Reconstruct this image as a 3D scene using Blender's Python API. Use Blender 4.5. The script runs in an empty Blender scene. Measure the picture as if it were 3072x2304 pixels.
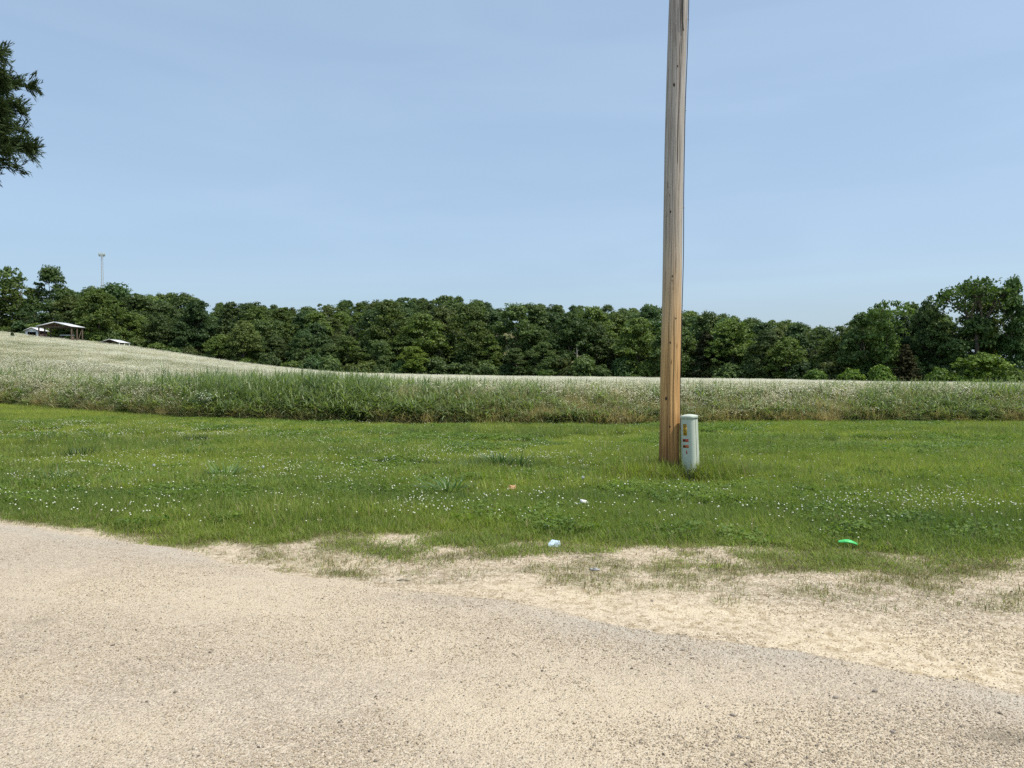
import bpy, bmesh, math, random
import numpy as np
from mathutils import Vector, Euler

random.seed(7)
rng = np.random.default_rng(7)
scene = bpy.context.scene
C = scene.collection
R = math.radians

# ------------------------------------------------------------------ camera
EYE = 1.55
F = 769.0                       # focal length in pixels of a 1024 px wide picture
PITCH = math.atan(14.0 / F)
cam_data = bpy.data.cameras.new('camera')
cam_data.sensor_width = 36.0
cam_data.lens = 36.0 * F / 1024.0
cam_data.clip_start = 0.05
cam_data.clip_end = 9000.0
cam = bpy.data.objects.new('camera', cam_data)
cam.location = (0, 0, EYE)
cam.rotation_euler = (math.pi / 2 - PITCH, 0, 0)
C.objects.link(cam)
scene.camera = cam

# ------------------------------------------------------------------ light
SUN_EL, SUN_SIDE = R(63), R(72)       # elevation; angle from straight behind the camera towards the right
sun_dir = Vector((math.sin(SUN_SIDE) * math.cos(SUN_EL), -math.cos(SUN_SIDE) * math.cos(SUN_EL), math.sin(SUN_EL)))
world = bpy.data.worlds.new('World')
scene.world = world
world.use_nodes = True
wn = world.node_tree.nodes
wl = world.node_tree.links
wn.clear()
sky = wn.new('ShaderNodeTexSky')
sky.sky_type = 'NISHITA'
sky.sun_disc = False
sky.sun_elevation = SUN_EL
sky.sun_rotation = math.pi - SUN_SIDE
sky.altitude = 150.0
sky.air_density = 1.0
sky.dust_density = 2.4
sky.ozone_density = 4.0
veil = wn.new('ShaderNodeMixRGB')              # even summer haze over the whole sky
veil.blend_type = 'ADD'
veil.inputs[0].default_value = 1.0
veil.inputs[2].default_value = (3.15, 4.2, 5.25, 1)
bg = wn.new('ShaderNodeBackground')
bg.inputs['Strength'].default_value = 0.083
wo = wn.new('ShaderNodeOutputWorld')
wl.new(sky.outputs[0], veil.inputs[1])
tc = wn.new('ShaderNodeTexCoord'); mp = wn.new('ShaderNodeMapping'); mp.inputs['Scale'].default_value = (1.6, 1.6, 9.0); mp.inputs['Rotation'].default_value = (.06, -.12, .4)
nz = wn.new('ShaderNodeTexNoise'); nz.inputs['Scale'].default_value = 1.5; nz.inputs['Detail'].default_value = 5; nz.inputs['Distortion'].default_value = .6
cr = wn.new('ShaderNodeValToRGB'); cr.color_ramp.elements[0].position = .42; cr.color_ramp.elements[0].color = (0, 0, 0, 1); cr.color_ramp.elements[1].position = .75; cr.color_ramp.elements[1].color = (.62, .66, .60, 1)
wisp = wn.new('ShaderNodeMixRGB'); wisp.blend_type = 'ADD'; wisp.inputs[0].default_value = .7      # faint thin cloud
wl.new(tc.outputs['Generated'], mp.inputs[0]); wl.new(mp.outputs[0], nz.inputs['Vector']); wl.new(nz.outputs['Fac'], cr.inputs[0])
wl.new(veil.outputs[0], wisp.inputs[1]); wl.new(cr.outputs[0], wisp.inputs[2])
wl.new(wisp.outputs[0], bg.inputs['Color'])
wl.new(bg.outputs[0], wo.inputs['Surface'])
sun_data = bpy.data.lights.new('sun', 'SUN')
sun_data.energy = 4.3
sun_data.angle = R(0.55)
sun_data.color = (1.0, 0.93, 0.81)
sun = bpy.data.objects.new('sun', sun_data)
sun.rotation_euler = sun_dir.to_track_quat('Z', 'Y').to_euler()
sun.location = (20, -10, 40)
C.objects.link(sun)

scene.view_settings.view_transform = 'Standard'
scene.view_settings.look = 'None'
scene.view_settings.gamma = 1.0
scene.view_settings.use_curve_mapping = False
scene.view_settings.exposure = 0.0
cy = scene.cycles
cy.max_bounces = 6
cy.diffuse_bounces = 3
cy.glossy_bounces = 2
cy.transmission_bounces = 4
cy.transparent_max_bounces = 6
cy.volume_bounces = 0
cy.use_denoising = False

# ------------------------------------------------------------------ small tools
def ray(u, v):
    yc = (384.0 - v) / F
    d = np.array([(u - 512.0) / F, math.cos(PITCH) + yc * math.sin(PITCH), -math.sin(PITCH) + yc * math.cos(PITCH)])
    return d / d[1]

def on_ground(u, v):            # where the line of sight meets level ground
    d = ray(u, v)
    k = -EYE / d[2]
    return d[0] * k, k

def zat(v, Y):                  # height seen at row v at distance Y
    return EYE + ray(512, v)[2] * Y

def xat(u, Y):
    return (u - 512.0) / F * Y

def smooth(a, b, x):
    t = np.clip((np.asarray(x, float) - a) / (b - a), 0, 1)
    return t * t * (3 - 2 * t)

_tab = np.random.default_rng(3).random((256, 256))
def vnoise(x, y):
    x = np.asarray(x, float); y = np.asarray(y, float)
    xi = np.floor(x).astype(int); yi = np.floor(y).astype(int)
    fx = x - xi; fy = y - yi
    fx = fx * fx * (3 - 2 * fx); fy = fy * fy * (3 - 2 * fy)
    a = _tab[xi & 255, yi & 255]; b = _tab[(xi + 1) & 255, yi & 255]
    c = _tab[xi & 255, (yi + 1) & 255]; d = _tab[(xi + 1) & 255, (yi + 1) & 255]
    return (a * (1 - fx) + b * fx) * (1 - fy) + (c * (1 - fx) + d * fx) * fy

def fnoise(x, y, o=4):
    s = 0; a = 0.5; t = 0
    for k in range(o):
        s = s + a * vnoise(x * 2 ** k + 17.3 * k, y * 2 ** k + 5.1 * k); t += a; a *= 0.55
    return s / t

def build_mesh(name, verts, faces, mats=None, attrs=None, fmat=None, smooth_shade=False):
    """faces: list of int arrays, each n x k"""
    me = bpy.data.meshes.new(name)
    verts = np.asarray(verts, np.float32)
    me.vertices.add(len(verts))
    me.vertices.foreach_set('co', verts.ravel())
    loops = np.concatenate([np.asarray(f, np.int32).ravel() for f in faces])
    sizes = np.concatenate([np.full(len(f), np.asarray(f).shape[1], np.int32) for f in faces])
    starts = np.concatenate([[0], np.cumsum(sizes)[:-1]]).astype(np.int32)
    me.loops.add(len(loops)); me.loops.foreach_set('vertex_index', loops)
    me.polygons.add(len(sizes)); me.polygons.foreach_set('loop_start', starts)
    if fmat is not None:
        me.polygons.foreach_set('material_index', np.asarray(fmat, np.int32))
    if smooth_shade:
        me.polygons.foreach_set('use_smooth', np.ones(len(sizes), bool))
    me.update(calc_edges=True)
    for k, v in (attrs or {}).items():
        a = me.attributes.new(k, 'FLOAT', 'POINT')
        a.data.foreach_set('value', np.asarray(v, np.float32))
    for m in (mats or []):
        me.materials.append(m)
    return me

class MB:
    """collects shapes for ONE mesh, with a random value per piece"""
    def __init__(self):
        self.v = []; self.f = {}; self.r = []; self.m = {}; self.n = 0
    def add(self, verts, faces, rnd, mat=0):
        verts = np.asarray(verts, float).reshape(-1, 3); faces = np.asarray(faces, int)
        self.v.append(verts); k = faces.shape[1]
        self.f.setdefault(k, []).append(faces + self.n)
        self.m.setdefault(k, []).append(np.full(len(faces), mat))
        self.r.append(np.broadcast_to(np.asarray(rnd, float), (len(verts),)))
        self.n += len(verts)
    def mesh(self, name, mats, smooth_shade=False):
        ks = sorted(self.f)
        return build_mesh(name, np.concatenate(self.v), [np.concatenate(self.f[k]) for k in ks], mats,
                          {'rnd': np.concatenate(self.r)}, np.concatenate([np.concatenate(self.m[k]) for k in ks]), smooth_shade)
    def box(self, c, s, rnd=0.5, mat=0, rot=None):
        p = np.array([[x, y, z] for x in (-.5, .5) for y in (-.5, .5) for z in (-.5, .5)]) * np.array(s)
        if rot is not None:
            p = p @ np.array(Euler(rot).to_matrix()).T
        self.add(p + np.array(c), [[0, 1, 3, 2], [4, 6, 7, 5], [0, 4, 5, 1], [2, 3, 7, 6], [0, 2, 6, 4], [1, 5, 7, 3]], rnd, mat)
    def tube(self, pts, rad, sides=6, rnd=0.5, mat=0):
        pts = np.asarray(pts, float); n = len(pts)
        rad = np.broadcast_to(np.asarray(rad, float), (n,))
        t = np.gradient(pts, axis=0); t /= np.linalg.norm(t, axis=1)[:, None] + 1e-9
        up = np.where(np.abs(t[:, 2:3]) > .9, [[1., 0, 0]], [[0, 0, 1.]])
        a = np.cross(t, up); a /= np.linalg.norm(a, axis=1)[:, None] + 1e-9
        b = np.cross(t, a)
        th = np.linspace(0, 2 * math.pi, sides, endpoint=False)
        ring = pts[:, None] + rad[:, None, None] * (np.cos(th)[None, :, None] * a[:, None] + np.sin(th)[None, :, None] * b[:, None])
        f = [[i * sides + j, i * sides + (j + 1) % sides, (i + 1) * sides + (j + 1) % sides, (i + 1) * sides + j] for i in range(n - 1) for j in range(sides)]
        self.add(ring.reshape(-1, 3), f, rnd, mat)
    def blades(self, base, az, length, width, tilt, bend, segs=3, rnd=None, mat=0):
        """curved tapering grass blades; every argument one value per blade"""
        n = len(base); base = np.asarray(base, float)
        t = np.linspace(0, 1, segs + 1)[None, :]
        bd = np.where(np.abs(bend) < 1e-3, 1e-3, bend)[:, None]; t0 = np.asarray(tilt)[:, None]; L = np.asarray(length)[:, None]
        hz = L * (np.cos(t0) - np.cos(t0 + bd * t)) / bd
        vt = L * (np.sin(t0 + bd * t) - np.sin(t0)) / bd
        ca, sa = np.cos(az)[:, None], np.sin(az)[:, None]
        ctr = np.stack([base[:, 0:1] + ca * hz, base[:, 1:2] + sa * hz, base[:, 2:3] + vt], -1)
        w = (np.asarray(width)[:, None] * .5) * np.clip(1.02 - t ** 1.6, 0.05, 1) * np.clip(.55 + 1.6 * t, 0, 1)
        side = np.stack([-np.sin(az), np.cos(az), np.zeros(n)], -1)[:, None, :]
        P = np.stack([ctr - side * w[..., None], ctr + side * w[..., None]], 2)    # n, segs+1, 2, 3
        idx = np.arange(n)[:, None] * (2 * (segs + 1)) + np.arange(segs)[None, :] * 2
        f = np.stack([idx, idx + 1, idx + 3, idx + 2], -1).reshape(-1, 4)
        if rnd is None: rnd = rng.random(n)
        self.add(P.reshape(-1, 3), f, np.repeat(rnd, 2 * (segs + 1)), mat)
        return ctr
    def cards(self, ctr, nrm, size, aspect=1.5, rnd=None, mat=0, fold=0.0):
        """small diamond leaves"""
        n = len(ctr); ctr = np.asarray(ctr, float); nrm = np.asarray(nrm, float)
        nrm = nrm / (np.linalg.norm(nrm, axis=1)[:, None] + 1e-9)
        q = rng.normal(size=(n, 3)); a = np.cross(nrm, q); a /= np.linalg.norm(a, axis=1)[:, None] + 1e-9
        b = np.cross(nrm, a); s = np.broadcast_to(np.asarray(size, float), (n,))[:, None] * .5
        P = np.stack([ctr - a * s * aspect, ctr - b * s - nrm * s * fold, ctr + a * s * aspect, ctr + b * s - nrm * s * fold], 1)
        if rnd is None: rnd = rng.random(n)
        self.add(P.reshape(-1, 3), np.arange(4 * n).reshape(n, 4), np.repeat(rnd, 4), mat)

def obj(name, me, parent=None, loc=None):
    o = bpy.data.objects.new(name, me)
    C.objects.link(o)
    if parent is not None: o.parent = parent
    if loc is not None: o.location = loc
    return o

def tag(o, label=None, cat=None, group=None, kind=None):
    if label: o['label'] = label
    if cat: o['category'] = cat
    if group: o['group'] = group
    if kind: o['kind'] = kind
    return o

def thing(name, label, cat, loc=(0, 0, 0), rz=0, group=None):
    o = bpy.data.objects.new(name, None)
    o.empty_display_size = 0.3
    C.objects.link(o)
    o.location = loc; o.rotation_euler = (0, 0, rz)
    return tag(o, label, cat, group)

def copy_tree(root):
    r = root.copy(); C.objects.link(r)
    for ch in list(root.children):
        c = ch.copy(); C.objects.link(c); c.parent = r
        for g in list(ch.children):
            d = g.copy(); C.objects.link(d); d.parent = c
    return r

# ------------------------------------------------------------------ materials
class Mat:
    def __init__(self, name):
        self.m = bpy.data.materials.new(name); self.m.use_nodes = True
        self.t = self.m.node_tree; self.t.nodes.clear()
        self.out = self.t.nodes.new('ShaderNodeOutputMaterial')
    def n(self, typ, ins=None, **props):
        nd = self.t.nodes.new('ShaderNode' + typ)
        for k, v in props.items(): setattr(nd, k, v)
        for k, v in (ins or {}).items():
            s = nd.inputs[k]
            if isinstance(v, bpy.types.NodeSocket): self.t.links.new(v, s)
            else: s.default_value = v
        return nd
    def math(self, op, a, b=0.0, clamp=False):
        nd = self.n('Math', {0: a, 1: b}, operation=op); nd.use_clamp = clamp
        return nd.outputs[0]
    def mix(self, f, a, b, blend='MIX'):
        nd = self.n('MixRGB', {0: f, 1: a, 2: b}, blend_type=blend)
        return nd.outputs[0]
    def attr(self, name, typ='GEOMETRY'):
        return self.n('Attribute', attribute_name=name, attribute_type=typ).outputs['Fac']
    def ramp(self, f, stops):
        nd = self.n('ValToRGB', {0: f}); cr = nd.color_ramp
        while len(cr.elements) < len(stops): cr.elements.new(0.5)
        for e, (p, c) in zip(cr.elements, stops): e.position = p; e.color = c
        return nd.outputs[0]
    def noise(self, vec, scale, detail=4, rough=.55):
        return self.n('TexNoise', {'Vector': vec, 'Scale': scale, 'Detail': detail, 'Roughness': rough}).outputs['Fac']
    def pos(self): return self.n('NewGeometry').outputs['Position']
    def objco(self): return self.n('TexCoord').outputs['Object']
    def scaled(self, vec, s): return self.n('Mapping', {'Vector': vec, 'Scale': s}).outputs[0]
    def bsdf(self, color, rough=.8, spec=.3, bump=None, strength=.5, dist=.01, metal=0.0):
        ins = {'Base Color': color, 'Roughness': rough, 'Specular IOR Level': spec, 'Metallic': metal}
        if bump is not None:
            ins['Normal'] = self.n('Bump', {'Height': bump, 'Strength': strength, 'Distance': dist}).outputs[0]
        return self.n('BsdfPrincipled', ins).outputs[0]
    def done(self, s):
        self.t.links.new(s, self.out.inputs['Surface']); return self.m

def rgba(c): return (c[0], c[1], c[2], 1.0)

def leaf_mat(name, c1, c2, trans=.3, tint_from='INSTANCER', tint=.25, rough=.55, spec=.25, use_color=False, tcol=(1.25, 1.35, .55)):
    """two leaf colours picked per leaf, brightness varied per plant"""
    k = Mat(name)
    col = k.mix(k.attr('rnd'), rgba(c1), rgba(c2))
    if use_color:
        info = k.n('ObjectInfo')
        col = k.mix(1.0, col, info.outputs['Color'], 'MULTIPLY')
    else:
        v3 = k.n('VectorMath', {0: k.attr('tint', tint_from), 1: (tint * 1.3, tint, tint * .6), 2: (1, 1, 1)}, operation='MULTIPLY_ADD').outputs[0]
        v3 = k.n('VectorMath', {0: v3, 1: (.25, .25, .25)}, operation='MAXIMUM').outputs[0]
        col = k.n('VectorMath', {0: col, 1: v3}, operation='MULTIPLY').outputs[0]
    b = k.bsdf(col, rough, spec)
    tc = k.mix(1.0, col, rgba(tcol), 'MULTIPLY')
    tr = k.n('BsdfTranslucent', {'Color': tc}).outputs[0]
    return k.done(k.n('MixShader', {0: trans, 1: b, 2: tr}).outputs[0])

def plain(name, c, rough=.6, spec=.3, var=.12, scale=20, metal=0.0, bump=.0):
    k = Mat(name)
    nz = k.noise(k.objco(), scale)
    col = k.mix(nz, rgba([x * (1 - var) for x in c]), rgba([min(1, x * (1 + var)) for x in c]))
    return k.done(k.bsdf(col, rough, spec, nz if bump else None, bump, .004, metal))

# ------------------------------------------------------------------ lie of the land
T_KEY = [-1.3, -.926, -.666, -.529, -.445, -.367, -.276, -.217, -.10, 0, .333, .666, 1.2]
Z_KEY = [10.5, 9.3, 8.0, 5.9, 4.2, 2.5, 1.0, .25, -.2, -.45, -1.0, -1.6, -2.0]
H_TK = [-1.2, -.67, -.4, -.3, -.12, 0, .06, .24, .37, .42, .5, .8, 1.2]
H_K = [14, 14, 15, 16, 19, 17, 16, 13, 8, 4, 2, 2, 2]

AX, AY = on_ground(0, 521)
BX, BY = on_ground(1024, 692)
RL = math.hypot(BX - AX, BY - AY)
RDX, RDY = (BX - AX) / RL, (BY - AY) / RL        # along the road edge
RNX, RNY = -RDY, RDX                              # towards the lawn
XI_K, XO_K = [], []
for (u, v) in [(0, 521), (69, 532), (185, 549), (231, 561), (278, 572), (347, 578), (417, 590), (512, 598.5), (628, 625), (697, 637), (813, 652), (905, 667), (1024, 692)]:
    gx, gy = on_ground(u, v)
    XI_K.append((gx - AX) * RDX + (gy - AY) * RDY); XO_K.append((gx - AX) * RNX + (gy - AY) * RNY)

def road_s(x, y):               # metres beyond the road's edge (negative = on the road), and metres along it
    xi = (x - AX) * RDX + (y - AY) * RDY
    s = (x - AX) * RNX + (y - AY) * RNY
    return s - np.interp(xi, XI_K, XO_K), xi

LX, LY = [], []
for (u, v) in [(0, 519), (100, 529), (200, 541), (260, 546), (330, 536), (420, 534), (500, 533), (560, 541), (640, 544), (760, 548), (850, 552), (1024, 553)]:
    gx, gy = on_ground(u, v); LX.append(gx); LY.append(gy)
LX = [-30, -12] + LX + [9, 30]; LY = [22, 12.2] + LY + [6.5, 6.5]
def lawn_edge(x): return np.interp(x, LX, LY)

FX = [-40, -20.5, -15.5, -12.5, -9.9, -5, 0, 3, 6, 15, 40]
FY = [33, 31, 28.3, 26, 24.3, 22.4, 21.9, 21.4, 22.3, 22.6, 23.5]
def field_edge(x): return np.interp(x, FX, FY) + .35 * (fnoise(np.asarray(x) * .9, np.asarray(x) * 0 + 3.1) - .5)

TF_K = [-1.2, -.4, -.2, 0, .2, .35, .5, .8, 1.2]
TF_Y = [150, 150, 150, 150, 140, 126, 112, 104, 100]
def forest_front(t): return np.interp(t, TF_K, TF_Y)

def ground_z(x, y):
    x = np.asarray(x, float); y = np.asarray(y, float)
    t = np.clip(x / np.maximum(y, 24.0), -1.3, 1.3)
    zf = np.interp(t, T_KEY, Z_KEY)
    g = np.clip((y - 25) / 115.0, 0, 1)
    g = np.where(g < .06, g * g / .12, g - .03) / .97
    z = zf * g
    z = z - 1.3 * smooth(141, 155, y) * smooth(-.05, -.3, t)
    s = smooth(152, 325, y)
    z = z * (1 - s) + np.interp(t, H_TK, H_K) * s
    z = z * (1 - .7 * smooth(420, 1500, y)) 
    far = smooth(20, 45, y)
    z = z + far * .35 * (fnoise(x * .06, y * .06) - .5)
    s_, xi = road_s(x, y)
    near = 1 - smooth(14, 24, y)
    z = z + .07 * (fnoise(x * .7 + 40, y * .7) - .5) * smooth(.2, 2.0, s_) * (1 - .6 * far)
    # shoulder lower than the road, with a washed-out rut on the left half
    dip = .020 * np.exp(-((s_ - .25) / .35) ** 2) * smooth(1.2, 2.2, xi) * (1 - .65 * smooth(5.2, 6.5, xi))
    z = z - near * dip - near * .012 * smooth(.9, .1, s_)
    z = z + near * .02 * (fnoise(x * 3, y * 3) - .5) * smooth(.0, .4, s_)
    z = z - .12 * smooth(-.05, -.3, s_) * near
    return z

def road_z(x, y):
    s, xi = road_s(x, y)
    wob = .05 * (fnoise(xi * 2.2, s * 0 + 2.0) - .5) + .05 * (fnoise(xi * 9, s * 0 + 7.0) - .5)
    return .022 + .012 * (fnoise(x * .8, y * .8 + 9) - .5) + .004 * (fnoise(x * 6, y * 6, 2) - .5) - .05 * smooth(-.12, .12, s + 1.6 * wob) - .012 * smooth(.5, 0, -s)

def surface_z(x, y):
    s, _ = road_s(x, y)
    return np.where(s < .1, np.maximum(road_z(x, y), ground_z(x, y)), ground_z(x, y))

def lawn_amount(x, y):
    """1 = full lawn, 0 = bare shoulder"""
    s, xi = road_s(x, y)
    d = y - lawn_edge(x) + .42 * (fnoise(x * 1.6, y * 2.2 + 3) - .5) + .28 * (fnoise(x * 7, y * 9 + 3, 3) - .5)
    full = smooth(-.05, .45, d)
    fringe = .60 * smooth(-1.75, -.15, d) ** .6 * smooth(.42, .60, .5 * fnoise(x * 2.0 + 8, y * 4.2) + .5 * fnoise(x * 7 + 8, y * 11, 3)) * (.30 + .70 * smooth(-2.6, -.4, x))
    fringe = fringe + .5 * np.exp(-((s - .22) / .12) ** 2) * smooth(.5, .62, fnoise(x * 1.4 + 3, y * 1.4)) * smooth(1.0, 1.8, xi) * smooth(5.6, 4.6, xi)
    return np.clip(np.maximum(full, fringe), 0, 1) * smooth(.0, .15, s)

def blob(x, y, pts):
    o = 0
    for (u, v, ru, rv, a) in pts:
        cx, cyy = on_ground(u, v)
        k = cyy / F; dv = abs(on_ground(u, v - rv)[1] - on_ground(u, v + rv)[1]) / 2
        o = o + a * np.exp(-((x - cx) / (ru * k)) ** 2 - ((y - cyy) / dv) ** 2)
    return o

DUST_ROAD = [(120, 590, 170, 22, .8), (300, 612, 150, 22, .8), (420, 650, 150, 26, .75), (640, 690, 120, 25, .55), (20, 690, 60, 22, .75), (140, 735, 80, 28, .7),
             (560, 735, 240, 40, .75), (740, 740, 160, 40, .7), (330, 590, 80, 10, .7), (250, 600, 50, 8, .5), (900, 700, 70, 12, .25), (470, 700, 90, 16, .4),
             (180, 690, 130, 30, -.55), (300, 740, 120, 30, -.5), (480, 600, 90, 8, -.7), (640, 632, 90, 9, -.7), (800, 655, 90, 8, -.5), (120, 552, 110, 9, -.5), (870, 700, 120, 20, -.3)]
DUST_GROUND = [(560, 590, 120, 14, .6), (700, 612, 100, 12, .7), (850, 640, 140, 14, .8), (960, 670, 90, 16, .8), (330, 560, 60, 8, .5), (980, 605, 90, 18, -.5), (800, 590, 120, 12, -.5), (290, 566, 50, 6, -.4), (430, 575, 70, 6, -.5), (400, 548, 60, 6, .1)]

# ---- materials of the ground
k = Mat('soil_and_shoulder')
P = k.pos()
lawn = k.attr('lawn'); dust = k.attr('dust'); fieldf = k.attr('field')
v1 = k.n('TexVoronoi', {'Vector': P, 'Scale': 62.0}); v2 = k.n('TexVoronoi', {'Vector': P, 'Scale': 150.0})
n1 = k.noise(P, 2.2, 6); n2 = k.noise(P, 38, 5, .65)
stone = k.mix(k.n('SeparateColor', {0: v1.outputs['Color']}).outputs[1], (.33, .275, .20, 1), (.64, .55, .42, 1))
sand = k.mix(n2, (.52, .43, .295, 1), (.70, .595, .44, 1))
f = k.math('ADD', dust, k.math('MULTIPLY', k.math('SUBTRACT', n1, .5), 1.1), True)
col = k.mix(f, stone, sand)
cellv = k.n('SeparateColor', {0: v2.outputs['Color']}).outputs[0]
col = k.mix(k.math('MULTIPLY', k.math('LESS_THAN', cellv, .10), .5), col, (.20, .16, .12, 1))
n3 = k.noise(P, 13, 6, .72)
col = k.mix(k.ramp(n3, [(.47, (0, 0, 0, 1)), (.62, (1, 1, 1, 1))]), col, k.mix(1.0, col, (.66, .62, .55, 1), 'MULTIPLY'))
turf = k.mix(n2, (.075, .085, .028, 1), (.13, .14, .05, 1))
turf2 = k.mix(n2, (.14, .14, .06, 1), (.22, .20, .10, 1))
col = k.mix(lawn, col, turf)
col = k.mix(fieldf, col, turf2)
h = k.math('ADD', k.math('MULTIPLY', v1.outputs['Distance'], -.6), k.math('MULTIPLY', n2, .8))
ground_mat = k.done(k.bsdf(col, .95, .1, h, .7, .012))

k = Mat('chip_seal_road')
P = k.pos()
dust = k.attr('dust')
v1 = k.n('TexVoronoi', {'Vector': P, 'Scale': 105.0}); v2 = k.n('TexVoronoi', {'Vector': P, 'Scale': 190.0})
n1 = k.noise(k.scaled(P, (1, 1, 1)), 2.0, 7, .6); n2 = k.noise(P, 60, 4, .7)
chip = k.mix(k.n('SeparateColor', {0: v1.outputs['Color']}).outputs[1], (.35, .292, .220, 1), (.62, .525, .40, 1))
edge = k.attr('edge')
chip = k.mix(edge, chip, k.mix(n2, (.40, .36, .30, 1), (.56, .51, .43, 1)))
sand = k.mix(n2, (.50, .415, .285, 1), (.67, .565, .425, 1))
f = k.math('ADD', dust, k.math('MULTIPLY', k.math('SUBTRACT', n1, .5), 1.0), True)
f = k.math('MULTIPLY', f, k.math('MULTIPLY_ADD', v2.outputs['Distance'], .8), True); f.node.inputs[2].default_value = .55
col = k.mix(f, chip, sand)
cellv = k.n('SeparateColor', {0: v2.outputs['Color']})
col = k.mix(k.math('MULTIPLY', k.math('LESS_THAN', cellv.outputs[0], .11), .75), col, (.15, .125, .10, 1))  # dark speckle: shade of pits and pebbles put into the colour
col = k.mix(k.math('MULTIPLY', k.math('GREATER_THAN', cellv.outputs[1], .92), .5), col, (.66, .60, .50, 1))
n3 = k.noise(P, 9, 6, .72)
col = k.mix(k.ramp(n3, [(.48, (0, 0, 0, 1)), (.70, (.6, .6, .6, 1))]), col, k.mix(1.0, col, (.78, .76, .74, 1), 'MULTIPLY'))
col = k.mix(k.attr('stain'), col, (.10, .085, .06, 1))
h = k.math('ADD', k.math('MULTIPLY', v1.outputs['Distance'], -.7), k.math('MULTIPLY', v2.outputs['Distance'], -.4))
road_mat = k.done(k.bsdf(col, .93, .15, h, .8, .010))

# ---- one ground sheet to the horizon, fine near the camera
def axis(dense_a, dense_b, step, far_a, far_b, ratio=1.09):
    a = list(np.arange(dense_a, dense_b + 1e-6, step)); s = step
    while a[-1] < far_b: s *= ratio; a.append(a[-1] + s)
    s = step; b = []; x = dense_a
    while x > far_a: s *= ratio; x -= s; b.append(x)
    return np.array(b[::-1] + a)
gx_ = axis(-9, 9, .07, -1500, 1500, 1.045); gy_ = axis(2.6, 13, .06, -120, 1500, 1.03)
GX, GY = np.meshgrid(gx_, gy_)
xs, ys = GX.ravel(), GY.ravel()
nx, ny = len(gx_), len(gy_)
ii = (np.arange(ny - 1)[:, None] * nx + np.arange(nx - 1)[None, :]).ravel()
faces = np.stack([ii, ii + 1, ii + nx + 1, ii + nx], -1)
fe = field_edge(xs)
gm = build_mesh('ground', np.stack([xs, ys, ground_z(xs, ys)], -1), [faces], [ground_mat],
                {'lawn': lawn_amount(xs, ys), 'dust': np.clip(.28 + blob(xs, ys, DUST_GROUND), 0, 1), 'field': smooth(-.2, .6, ys - fe)}, smooth_shade=True)
ground = tag(obj('ground', gm), 'flat ground rising to a low hill on one side', 'ground', kind='structure')

# ---- road
ra = axis(-1, 11, .05, -70, 45, 1.06); rs = np.concatenate([[-7, -6, -5.2, -4.6, -4.2], np.arange(-4.0, .161, .04)])
RA, RS = np.meshgrid(ra, rs)
off = np.interp(RA, XI_K, XO_K)
xs = (AX + RDX * RA + RNX * (RS + off)).ravel(); ys = (AY + RDY * RA + RNY * (RS + off)).ravel()
nx, ny = len(ra), len(rs)
ii = (np.arange(ny - 1)[:, None] * nx + np.arange(nx - 1)[None, :]).ravel()
faces = np.stack([ii, ii + 1, ii + nx + 1, ii + nx], -1)
s_, xi_ = road_s(xs, ys)
rm = build_mesh('road', np.stack([xs, ys, road_z(xs, ys)], -1), [faces], [road_mat],
                {'dust': np.clip(.12 + blob(xs, ys, DUST_ROAD) + .5 * smooth(.22, .0, -s_ + .25 * (fnoise(xi_ * 3, s_ * 3) - .5)), 0, 1),
                 'edge': np.clip(smooth(.60, .05, -s_) * (.10 + .6 * smooth(.35, .6, fnoise(xi_ * .6 + 2, xi_ * 0))), 0, 1),
                 'stain': np.clip(.75 * blob(xs, ys, [(1010, 744, 26, 9, 1.0), (855, 654, 34, 4, .5), (40, 625, 16, 4, .3)]) * (.5 + fnoise(xs * 14, ys * 14)), 0, .8)}, smooth_shade=True)
tag(obj('road', rm), 'worn tan chip sealed road dusted with gravel', 'road', kind='structure')

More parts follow.
